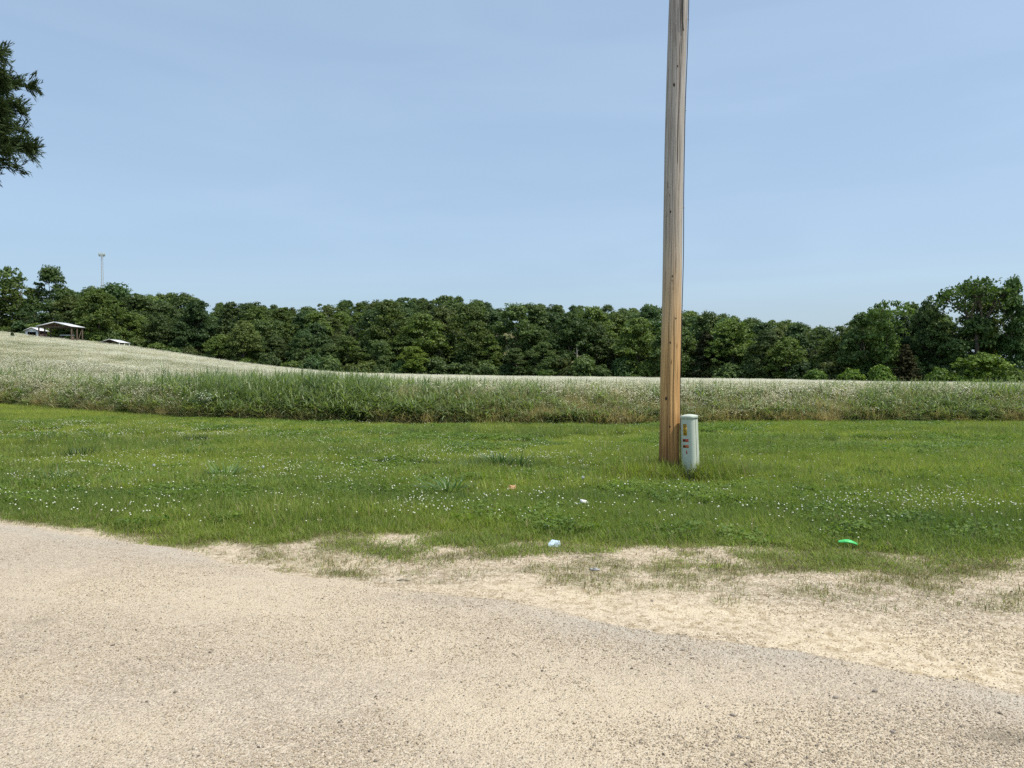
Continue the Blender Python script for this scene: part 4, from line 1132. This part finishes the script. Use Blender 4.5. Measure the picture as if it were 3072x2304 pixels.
# seam of the front cover on the sunny side face (+x), a narrow raised flange and its gap
b = MB(); b.box((A0 / 2 - .0045, -.020, .46), (.0100, .0055, .80), .5, rot=(0, -.0069, 0)); obj('cover_seam', b.mesh('cover_seam', [dark_m2]), ped)
b = MB(); b.box((A1 / 2 + .008, -.02, .876), (.006, .014, .012)); obj('latch', b.mesh('latch', [dark_m2]), ped)
def sticker(name, mat, yc, zc, w, h_, bars=()):
    """flat print on the shaded side face (-y)"""
    yy = -(A0 + (A1 - A0) * zc / .872) / 2
    b = MB(); b.box((yc, yy + .0004, zc), (w, .004, h_)); o_ = obj(name, b.mesh(name, [mat]), ped)
    if bars:
        b2 = MB()
        for (dx, dz, bw, bh) in bars: b2.box((yc + dx, yy - .0012, zc + dz), (bw, .003, bh))
        obj('print', b2.mesh('print', [ink_m]), o_)
sticker('warning_sticker', yel_m, -.015, .715, .058, .165, [(0, .077, .048, .007), (0, .060, .040, .006), (0, .045, .040, .006), (0, .030, .040, .006), (0, .002, .030, .008), (-.004, -.012, .010, .018), (.006, -.022, .012, .012), (0, -.048, .030, .006), (0, -.060, .022, .005)])
sticker('orange_sticker', red_m, -.010, .565, .090, .040, [(-.022, 0, .024, .026)])
sticker('orange_sticker', ora_m, -.010, .480, .090, .040, [(-.022, 0, .024, .026)])
sticker('number_sticker', red_m, .0, .395, .016, .046, [])
b = MB(); b.tube([[0, 0, -.05], [.01, 0, .06], [-.01, 0, .12], [.02, 0, .19], [.045, 0, .215]], [.012, .011, .010, .008, .004], 6); b.tube([[-.005, 0, .10], [-.05, .0, .14]], [.007, .003], 5)
t_ = obj('dead_stalk', b.mesh('dead_stalk', [plain('dead_stalk', (.17, .12, .08), .9, .1, .3, 30)], True), None, (PED[0] + .075, PED[1] - .165, float(ground_z(PED[0], PED[1]))))
tag(t_, 'short broken brown weed stalk at the foot of the green pedestal', 'weed stalk')

# ------------------------------------------------------------------ coarse tufts in the lawn
def tuft_mesh(n, h, w, spread, mat):
    b = MB(); a = rng.random(n) * 6.28; r = .25 * spread * np.sqrt(rng.random(n))
    base = np.stack([r * np.cos(a), r * np.sin(a), np.full(n, -.02)], -1)
    b.blades(base, a + rng.normal(0, .5, n), h * (.55 + .6 * rng.random(n)), w * (.7 + .6 * rng.random(n)), .15 + .65 * rng.random(n), .2 + 1.2 * rng.random(n), 5)
    return b.mesh('grass_tuft', [mat])
k = Mat('plantain_leaf')
tuft_m = leaf_mat('tuft_leaf', (.055, .105, .034), (.13, .205, .075), .3, use_color=True, rough=.45, spec=.4)
tp = [tuft_mesh(190, .34, .017, .9, tuft_m) for _ in range(3)] + [tuft_mesh(90, .38, .026, .8, tuft_m) for _ in range(2)]
for i, (u, v, wpx, hpx, lb) in enumerate([
        (81, 457, 34, 16, 'large dark grass tuft with a clover patch just behind it'),
        (38, 444, 22, 12, 'small dark grass tuft nearest the picture edge beyond the largest tuft'),
        (58, 440, 22, 10, 'dark grass tuft behind and between the two nearest dark tufts'),
        (96, 438, 20, 9, 'little dark tuft rising behind the white clover band'),
        (195, 441, 26, 12, 'wide dark grass tuft at the back of the lawn beside two others'),
        (178, 445, 18, 9, 'narrow dark tuft just left of the wide tuft at the back of the lawn'),
        (248, 444, 22, 9, 'dark grass tuft standing alone at the back of the lawn near the weeds'),
        (200, 455, 30, 12, 'long leaved tuft in front of the wide dark tuft'),
        (225, 478, 42, 20, 'pale long bladed tuft sprawling in the middle of the left lawn'),
        (60, 482, 36, 16, 'sprawling broad leaved weed tuft among clover flowers'),
        (125, 488, 32, 13, 'low sprawling tuft of broad green leaves in the open lawn'),
        (502, 466, 60, 20, 'big blue green grass tuft left of the wooden pole'),
        (470, 470, 34, 14, 'grey green tuft beside the big blue green tuft'),
        (450, 492, 56, 18, 'wide sprawling long grass tuft left of the crumpled tan bag'),
        (618, 475, 30, 14, 'yellow green tuft in front of the crumpled white litter'),
        (842, 468, 22, 10, 'small dark weed tuft alone on the lawn right of the pedestal'),
        (855, 448, 60, 10, 'long low ridge of pale coarse grass far across the right lawn'),
        (955, 449, 60, 9, 'second low ridge of coarse grass near the right side')]):
    gx, gy = on_ground(u, v + 2)
    o = obj('grass_tuft', tp[i % 5] if i not in (0, 1, 2, 3, 4, 5, 6, 15) else tp[i % 3])
    s = wpx * gy / F / .62; hh = hpx * gy / F / .22
    o.scale = (s, min(s, .9), max(.35, hh * .8)); o.rotation_euler = (0, 0, random.uniform(0, 6.28)); o.location = (gx, gy, float(ground_z(gx, gy)))
    o.color = (.42, .48, .44, 1) if i in (0, 1, 2, 3, 4, 5, 6, 15) else (1.5, 1.45, 1.2, 1) if i in (8, 16, 17, 14) else (1.15, 1.2, 1.25, 1)
    tag(o, lb, 'grass tuft', 'coarse grass tufts in the lawn')

# seed heads of dandelions
k = Mat('seed_fluff'); fluff_m = k.done(k.bsdf((.62, .64, .62, 1), .9, .1))
pf = MB(); n = 90; d = rng.normal(size=(n, 3)); d /= np.linalg.norm(d, axis=1)[:, None]
pf.cards(d * .020, d + rng.normal(0, .2, (n, 3)), .010, 1.0)
for q in d[:40]: pf.tube([[0, 0, 0], list(q * .02)], .0006, 3)
pf = pf.mesh('seed_head', [fluff_m]); st = MB(); st.tube([[0, 0, -.2], [.008, 0, -.1], [0, 0, 0]], .0025, 4); st = st.mesh('stem', [clover_m])
for (u, v, lb) in [(154, 464.5, 'round grey dandelion seed head in the open left lawn'), (583, 480, 'pale dandelion seed head in the grass left of the pole'), (263, 467, 'dandelion seed head near the pale sprawling tuft')]:
    gx, gy = on_ground(u, v + 10)
    r = thing('dandelion', lb, 'flower', (gx, gy, float(ground_z(gx, gy)) + .15), 0, 'dandelion seed heads'); obj('seed_head', pf, r); obj('stem', st, r)

# flowering bush and tall stalks in the weeds
b = MB(); n = 300; d = rng.normal(size=(n, 3)); d /= np.linalg.norm(d, axis=1)[:, None]
b.cards(d * [.46, .22, .34] * (.5 + .5 * rng.random(n) ** .5)[:, None] + [0, 0, .5], d + rng.normal(0, .5, (n, 3)) + [0, 0, .3], .05 + .04 * rng.random(n), 1.7)
fo = b.mesh('foliage', [tuft_m]); b = MB(); n = 70
c = rng.normal(0, 1, (n, 3)) * [.34, .16, .12] + [.05, -.22, .72]
b.cards(c, np.array([0, -.4, 1]) + rng.normal(0, .3, (n, 3)), .034, 1.1); fl_ = b.mesh('blossom', [petal_m])
b = MB()
for _ in range(9): q = rng.normal(0, .2, 2); b.tube([[0, 0, 0], [q[0] * .5, q[1] * .4, .35], [q[0], q[1] * .6, .8]], [.012, .008, .003], 4)
gx, gy = xat(205, 24.2), 24.2
r = thing('flowering_bush', 'dark leafy bush with white blossoms at the front of the tall grass', 'bush', (gx, gy, float(ground_z(gx, gy)))); q = obj('foliage', fo, r); q.color = (.9, .9, .9, 1); obj('blossom', fl_, r); obj('stem', b.mesh('stem', [weed_m]), r)
def stalk(u, vtop, Y_, nleaf, lb, nodding=False):
    x = xat(u, Y_); gz = float(ground_z(x, Y_)); h = zat(vtop, Y_) - gz; b = MB(); bl = MB()
    pts = [[0, 0, 0], [.02, 0, h * .5], [.06, 0, h * .95]] + ([[.16, 0, h * 1.0], [.30, 0, h * .97]] if nodding else [])
    b.tube(pts, np.linspace(.012, .004, len(pts)), 5)
    r = thing('tall_stalk', lb, 'tall weed', (x, Y_, gz)); obj('stem', b.mesh('stem', [weed_m]), r)
    for zt in np.linspace(.35, .75, nleaf) * h:
        bl = MB(); bl.blades(np.array([[.04 * zt / h, 0, zt]]), rng.random(1) * 6.28, .28 * h * (.8 + .5 * rng.random(1)), .03 + .015 * rng.random(1), .1 + .35 * rng.random(1), .2 + .7 * rng.random(1), 5)
        q = obj('leaf_blade', bl.mesh('leaf_blade', [tuft_m]), r); q.color = (1.3, 1.3, 1.2, 1)
stalk(162, 357, 26.2, 7, 'tallest dark leafy stalk rising above the weeds on the slope side')
stalk(167, 364, 26.5, 6, 'dark broad leaved stalk just right of the tallest stalk')
stalk(223, 369, 24.4, 5, 'upright leafy stalk above the dense tall green grass')
stalk(250, 364, 24.0, 6, 'tall pale stalk with long blades standing above the grass near the slope end')
stalk(258, 370, 23.8, 5, 'slanting stalk beside the tall pale stalk')
stalk(301, 362, 23.5, 2, 'nodding seed stalk bending over at its tip above the grass', True)

# ------------------------------------------------------------------ litter
paper_m = plain('white_card', (.78, .78, .76), .7, .2, .05); blue_m = plain('blue_white_card', (.46, .58, .72), .5, .3, .12, 40); tan_m = plain('tan_paper', (.62, .36, .20), .8, .1, .35, 30); green_m = plain('green_plastic', (.09, .62, .17), .4, .4, .06); foil_m = plain('crumpled_film', (.62, .64, .70), .4, .4, .3, 40); can_m = plain('dull_metal', (.45, .45, .45), .45, .4, .3, 30)
def crumple(name, s, mat, amp=.35, sub=2):
    bm = bmesh.new(); bmesh.ops.create_icosphere(bm, subdivisions=sub, radius=.5)
    for q in bm.verts: q.co *= 1 + random.uniform(-amp, amp); q.co.x *= s[0]; q.co.y *= s[1]; q.co.z *= s[2]
    me = bpy.data.meshes.new(name); bm.to_mesh(me); bm.free(); me.materials.append(mat); return me
def lay(o, u, v, up=.0):
    gx, gy = on_ground(u, v); o.location = (gx, gy, float(surface_z(gx, gy)) + up); return o
tag(lay(obj('crumpled_wrapper', crumple('crumpled_wrapper', (.085, .06, .09), foil_m, .45)), 643.5, 474, .10), 'crumpled white wrapper caught in the long grass left of the pole', 'litter')
tag(lay(obj('crumpled_bag', crumple('crumpled_bag', (.10, .06, .085), tan_m, .3)), 512, 494, .06), 'crumpled tan paper bag lying in the lawn', 'litter')
b = MB(); b.box((0, 0, 0), (.085, .055, .035)); b.box((.048, 0, .012), (.02, .053, .002), rot=(0, .5, 0)); b.box((-.02, -.034, .012), (.04, .016, .002), rot=(.5, 0, 0))
o = tag(lay(obj('white_box', b.mesh('white_box', [paper_m])), 584, 509.5, .075), 'small white cardboard box on the grass in front of the pole', 'litter'); o.rotation_euler = (.35, .25, .5)
b = MB(); b.box((0, 0, 0), (.06, .02, .003)); b.box((.02, .012, .008), (.02, .02, .003), rot=(.7, 0, 0))
o = tag(lay(obj('paper_scrap', b.mesh('paper_scrap', [paper_m])), 577, 511, .075), 'torn white paper scrap beside the small white box', 'litter'); o.rotation_euler = (.5, .35, -.3)
b = MB()
V = [(-.06, -.03, 0), (.05, -.035, .0), (.06, .04, .03), (-.01, .05, .035), (-.05, .02, .012)]
b.add(V + [(x, y_, z_ - .003) for x, y_, z_ in V], [[0, 1, 2, 3, 4], [9, 8, 7, 6, 5]], .5); b.add(V + [(x, y_, z_ - .003) for x, y_, z_ in V], [[0, 5, 6, 1], [1, 6, 7, 2], [2, 7, 8, 3], [3, 8, 9, 4], [4, 9, 5, 0]], .5)
o = tag(lay(obj('card_scrap', b.mesh('card_scrap', [blue_m])), 554, 546, .012), 'bent pale blue card lying on the stony edge of the lawn', 'litter'); o.rotation_euler = (.15, .1, .2)
b = MB(); n = 9; s = np.linspace(-.5, .5, n); w = .018 + .012 * np.sin((s + .5) * 3.14)
top = [( .15 * q, ww, .02 * math.sin((q + .5) * 3.1)) for q, ww in zip(s, w)] + [(.15 * q, -ww, .02 * math.sin((q + .5) * 3.1) + .004) for q, ww in zip(s, w)]
V = top + [(x, y_, z_ - .004) for x, y_, z_ in top]; f_ = []
for i in range(n - 1):
    f_ += [[i, n + i, n + i + 1, i + 1], [2 * n + i, 2 * n + i + 1, 3 * n + i + 1, 3 * n + i], [i, i + 1, 2 * n + i + 1, 2 * n + i], [n + i, 3 * n + i, 3 * n + i + 1, n + i + 1]]
b.add(V, f_, .5); b.add(V, [[0, 2 * n, 3 * n, n], [n - 1, 2 * n - 1, 4 * n - 1, 3 * n - 1]], .5)
o = tag(lay(obj('plastic_strip', b.mesh('plastic_strip', [green_m])), 848, 547, .055), 'bright green plastic strip at the edge of the lawn', 'litter'); o.rotation_euler = (.42, .10, -.22); o.scale = (1.05, .85, 1)
b = MB(); loft(b, [(np.array([(.035 * math.cos(q), .022 * math.sin(q)) for q in np.linspace(0, 6.28, 14, endpoint=False)]), z_) for z_ in (0, .004)] , .5)
b.box((.0, .0, .010), (.03, .018, .008), rot=(0, .1, .3)); b.box((-.032, .004, .006), (.02, .016, .008), rot=(0, -.2, .1))
tag(lay(obj('flattened_can', b.mesh('flattened_can', [can_m])), 595.5, 570, .006), 'flattened dull metal can on the sandy shoulder', 'litter')
b = MB(); b.tube([[-.055, 0, .004], [-.01, .006, .008], [.05, -.004, .004]], [.003, .004, .002], 5)
tag(lay(obj('twig', b.mesh('twig', [bark_m])), 404, 577, .002), 'short dark twig lying by the road edge', 'twig')

# ------------------------------------------------------------------ buildings on the slope
wmetal_m = plain('white_metal', (.74, .75, .75), .5, .3, .06); wood_m = plain('grey_timber', (.16, .12, .09), .85, .1, .3, 6); swhite = plain('white_siding', (.68, .69, .68), .6, .2, .05); dkw = plain('dark_interior', (.03, .03, .028), .9, .1); dside = plain('dark_brown_siding', (.09, .06, .055), .8, .1, .2, 5)
def gable_roof(root, w, d, z_e, z_p, over, mat, th=.10):
    for s in (-1, 1):
        b = MB(); h2 = w / 2 + over; dz = (z_p - z_e) * (h2 / (w / 2)); y0, y1 = -over, d + over
        V = [(0, y0, z_p), (s * h2, y0, z_p - dz), (s * h2, y1, z_p - dz), (0, y1, z_p)]; V = V + [(x, y_, z_ - th) for x, y_, z_ in V]
        b.add(V, [[0, 1, 2, 3], [7, 6, 5, 4], [0, 4, 5, 1], [1, 5, 6, 2], [2, 6, 7, 3], [3, 7, 4, 0]], .5)
        rp = obj('roof_panel', b.mesh('roof_panel', [mat]), root)
        b = MB(); V = [(x * .985, y_ * .99 + .01, z_ - th - .012) for x, y_, z_ in V[:4]]; V = V + [(x, y_, z_ - .03) for x, y_, z_ in V]
        b.add(V, [[0, 1, 2, 3], [7, 6, 5, 4], [0, 4, 5, 1], [1, 5, 6, 2], [2, 6, 7, 3], [3, 7, 4, 0]], .5)
        obj('underside_shade', b.mesh('underside_shade', [wood_m]), rp)  # dark panel added so the roof's underside looks shaded
def post(root, x, y, z0, z1, t=.16, m=None, top=(0, 0)):
    b = MB(); b.tube([[x, y, z0], [x + top[0], y + top[1], z1]], t / 1.4, 4); obj('post', b.mesh('post', [m or wood_m]), root)
Yb = 134.0
xl, xr = xat(39, Yb), xat(71.5, Yb); wc = xr - xl; gz = float(ground_z((xl + xr) / 2, Yb))
cpz = gz - .2
car = thing('open_carport', 'large open sided carport with a low white gable roof on timber posts', 'carport', ((xl + xr) / 2, Yb, cpz))
ze, zp = zat(325.6, Yb) - cpz, zat(322.0, Yb) - cpz
gable_roof(car, wc, 3.6, ze, zp + .05, .28, wmetal_m, .16)
for x_, y_ in ((-wc / 2, .1), (wc / 2, .1), (-wc / 2, 3.5), (wc / 2, 3.5), (wc / 2, 1.8), (-wc / 2, 1.8)): post(car, x_, y_, -.9, ze - .18, .19)
b = MB(); b.tube([[wc / 2, 2.0, .2], [wc / 2, 3.4, ze - .4]], .06, 4); obj('brace', b.mesh('brace', [wood_m]), car)
b = MB(); b.tube([[wc / 2, .2, ze - .5], [wc / 2, 1.2, .4]], .05, 4); obj('brace', b.mesh('brace', [wood_m]), car)
for y_ in (.1, 3.5):
    b = MB(); b.box((0, y_, ze - .24), (wc, .10, .18)); obj('beam', b.mesh('beam', [wood_m]), car)
xt, yt = xat(67.8, Yb + 1.5), Yb + 1.5
tb = thing('work_table', 'small white topped table standing under the open carport', 'table', (xt, yt, float(ground_z(xt, yt)) + .55))
b = MB(); b.box((0, 0, .80), (2.2, .8, .12)); obj('table_top', b.mesh('table_top', [wmetal_m]), tb)
for sx_ in (-.95, .95):
    b = MB(); b.box((sx_, 0, .1), (.12, .6, 1.28)); obj('leg', b.mesh('leg', [wood_m]), tb)
b = MB(); b.box((0, 0, .12), (1.8, .5, .10)); obj('shelf', b.mesh('shelf', [wood_m]), tb)
# shed
Ys = 136.0; xl, xr = xat(26, Ys), xat(38.8, Ys); ws = xr - xl; gz = float(ground_z((xl + xr) / 2, Ys)) - .3
sh = thing('white_shed', 'little white shed with a dark open doorway beside the carport', 'shed', ((xl + xr) / 2, Ys, gz))
ze, zp = zat(329.8, Ys) - gz, zat(327.1, Ys) - gz; D = 2.6
gable_roof(sh, ws, D, ze, zp, .25, wmetal_m, .10)
dw, dh = ws * .66, zat(331.9, Ys) - gz
b = MB(); b.box((-(ws + dw) / 4, 0, ze / 2 - .3), ((ws - dw) / 2, .1, ze + .6)); b.box(((ws + dw) / 4, 0, ze / 2 - .3), ((ws - dw) / 2, .1, ze + .6)); b.box((0, 0, (dh + ze) / 2), (dw, .1, ze - dh))
b.add([(-ws / 2, -.05, ze), (ws / 2, -.05, ze), (0, -.05, zp - .02), (-ws / 2, .05, ze), (ws / 2, .05, ze), (0, .05, zp - .02)], [[0, 1, 2], [5, 4, 3]], .5)
obj('front_wall', b.mesh('front_wall', [swhite]), sh)
for s_ in (-1, 1):
    b = MB(); b.box((s_ * (ws / 2 - .05), D / 2 + .05, ze / 2 - .3), (.1, D, ze + .6)); obj('side_wall', b.mesh('side_wall', [dside]), sh)
b = MB(); b.box((0, D, ze / 2 - .3), (ws - .2, .1, ze + .6)); obj('back_wall', b.mesh('back_wall', [dside]), sh)
b = MB(); b.box((0, -.06, dh + .06), (dw + .2, .06, .12)); obj('door_trim', b.mesh('door_trim', [wmetal_m]), sh)
b = MB(); b.box((0, .9, dh * .35), (dw * .96, .06, dh * 1.4)); obj('doorway_shade', b.mesh('doorway_shade', [dkw]), sh)  # near-black sheet standing in for the shade inside the open doorway
# low carport beyond the crest
Yl = 138.0; xl, xr = xat(100.5, Yl), xat(119, Yl); wl_ = xr - xl; gz = float(ground_z((xl + xr) / 2, Yl))
lc = thing('low_carport', 'low white arched carport half hidden beyond the brow of the slope', 'carport', ((xl + xr) / 2, Yl, gz), R(4))
ze, zp = zat(342.0, Yl) - gz, zat(339.0, Yl) - gz
gable_roof(lc, wl_, 4.5, ze, zp, .12, wmetal_m, .07)
for x_ in (-wl_ / 2, wl_ / 2):
    for y_ in (.1, 2.2, 4.3): post(lc, x_, y_, -.3, ze - .02, .12, wmetal_m)
# small dark bush on the slope
gx, gy = xat(12.8, 118), 118
r = place_bush(gx, gy, 1.15, .7, (.6, .6, .6), 'tiny dark bush alone on the flowery slope below the shed', None, 0)

# ------------------------------------------------------------------ lattice mast far behind the trees
Yt = 430.0; xt = xat(103, Yt); gz = float(ground_z(xt, Yt)); ht = zat(254, Yt) - gz
galv = plain('galvanised_steel', (.50, .52, .52), .5, .4, .1)
mast = thing('cell_tower', 'thin lattice communications mast above the treetops', 'mast', (xt, Yt, gz))
def leg_pt(i, z_): 
    w = 2.6 * (1 - .62 * z_ / ht); a = 2.094 * i + .35
    return [w * .5 * math.cos(a), w * .5 * math.sin(a), z_]
for i in range(3):
    b = MB(); b.tube([leg_pt(i, q) for q in np.linspace(0, ht, 6)], .11, 5); obj('leg', b.mesh('leg', [galv]), mast)
b = MB(); nseg = 30
for s in range(nseg):
    z0, z1 = ht * s / nseg, ht * (s + 1) / nseg
    for i in range(3):
        b.tube([leg_pt(i, z0), leg_pt((i + 1) % 3, z1)], .045, 3); b.tube([leg_pt(i, z1), leg_pt((i + 1) % 3, z1)], .045, 3)
o = obj('lattice', b.mesh('lattice', [galv]), mast)
b = MB(); ring = [[1.3 * math.cos(a), 1.3 * math.sin(a), ht - .2] for a in np.linspace(0, 6.29, 13)]
b.tube(ring, .09, 4); b.tube([[p[0], p[1], p[2] - .9] for p in ring], .07, 4); obj('platform', b.mesh('platform', [galv]), mast)
anm = plain('antenna_panel', (.36, .42, .38), .5, .3, .08)
for j in range(9):
    a = 6.283 * j / 9; b = MB(); b.box((1.5 * math.cos(a), 1.5 * math.sin(a), ht - .3 + random.uniform(-.2, .3)), (.26, .26, 1.9), rot=(0, 0, a)); obj('antenna', b.mesh('antenna', [anm]), mast)
b = MB(); b.tube([[0, 0, ht - 1], [0, 0, ht + 1.6]], .06, 4); obj('lightning_rod', b.mesh('lightning_rod', [galv]), mast)
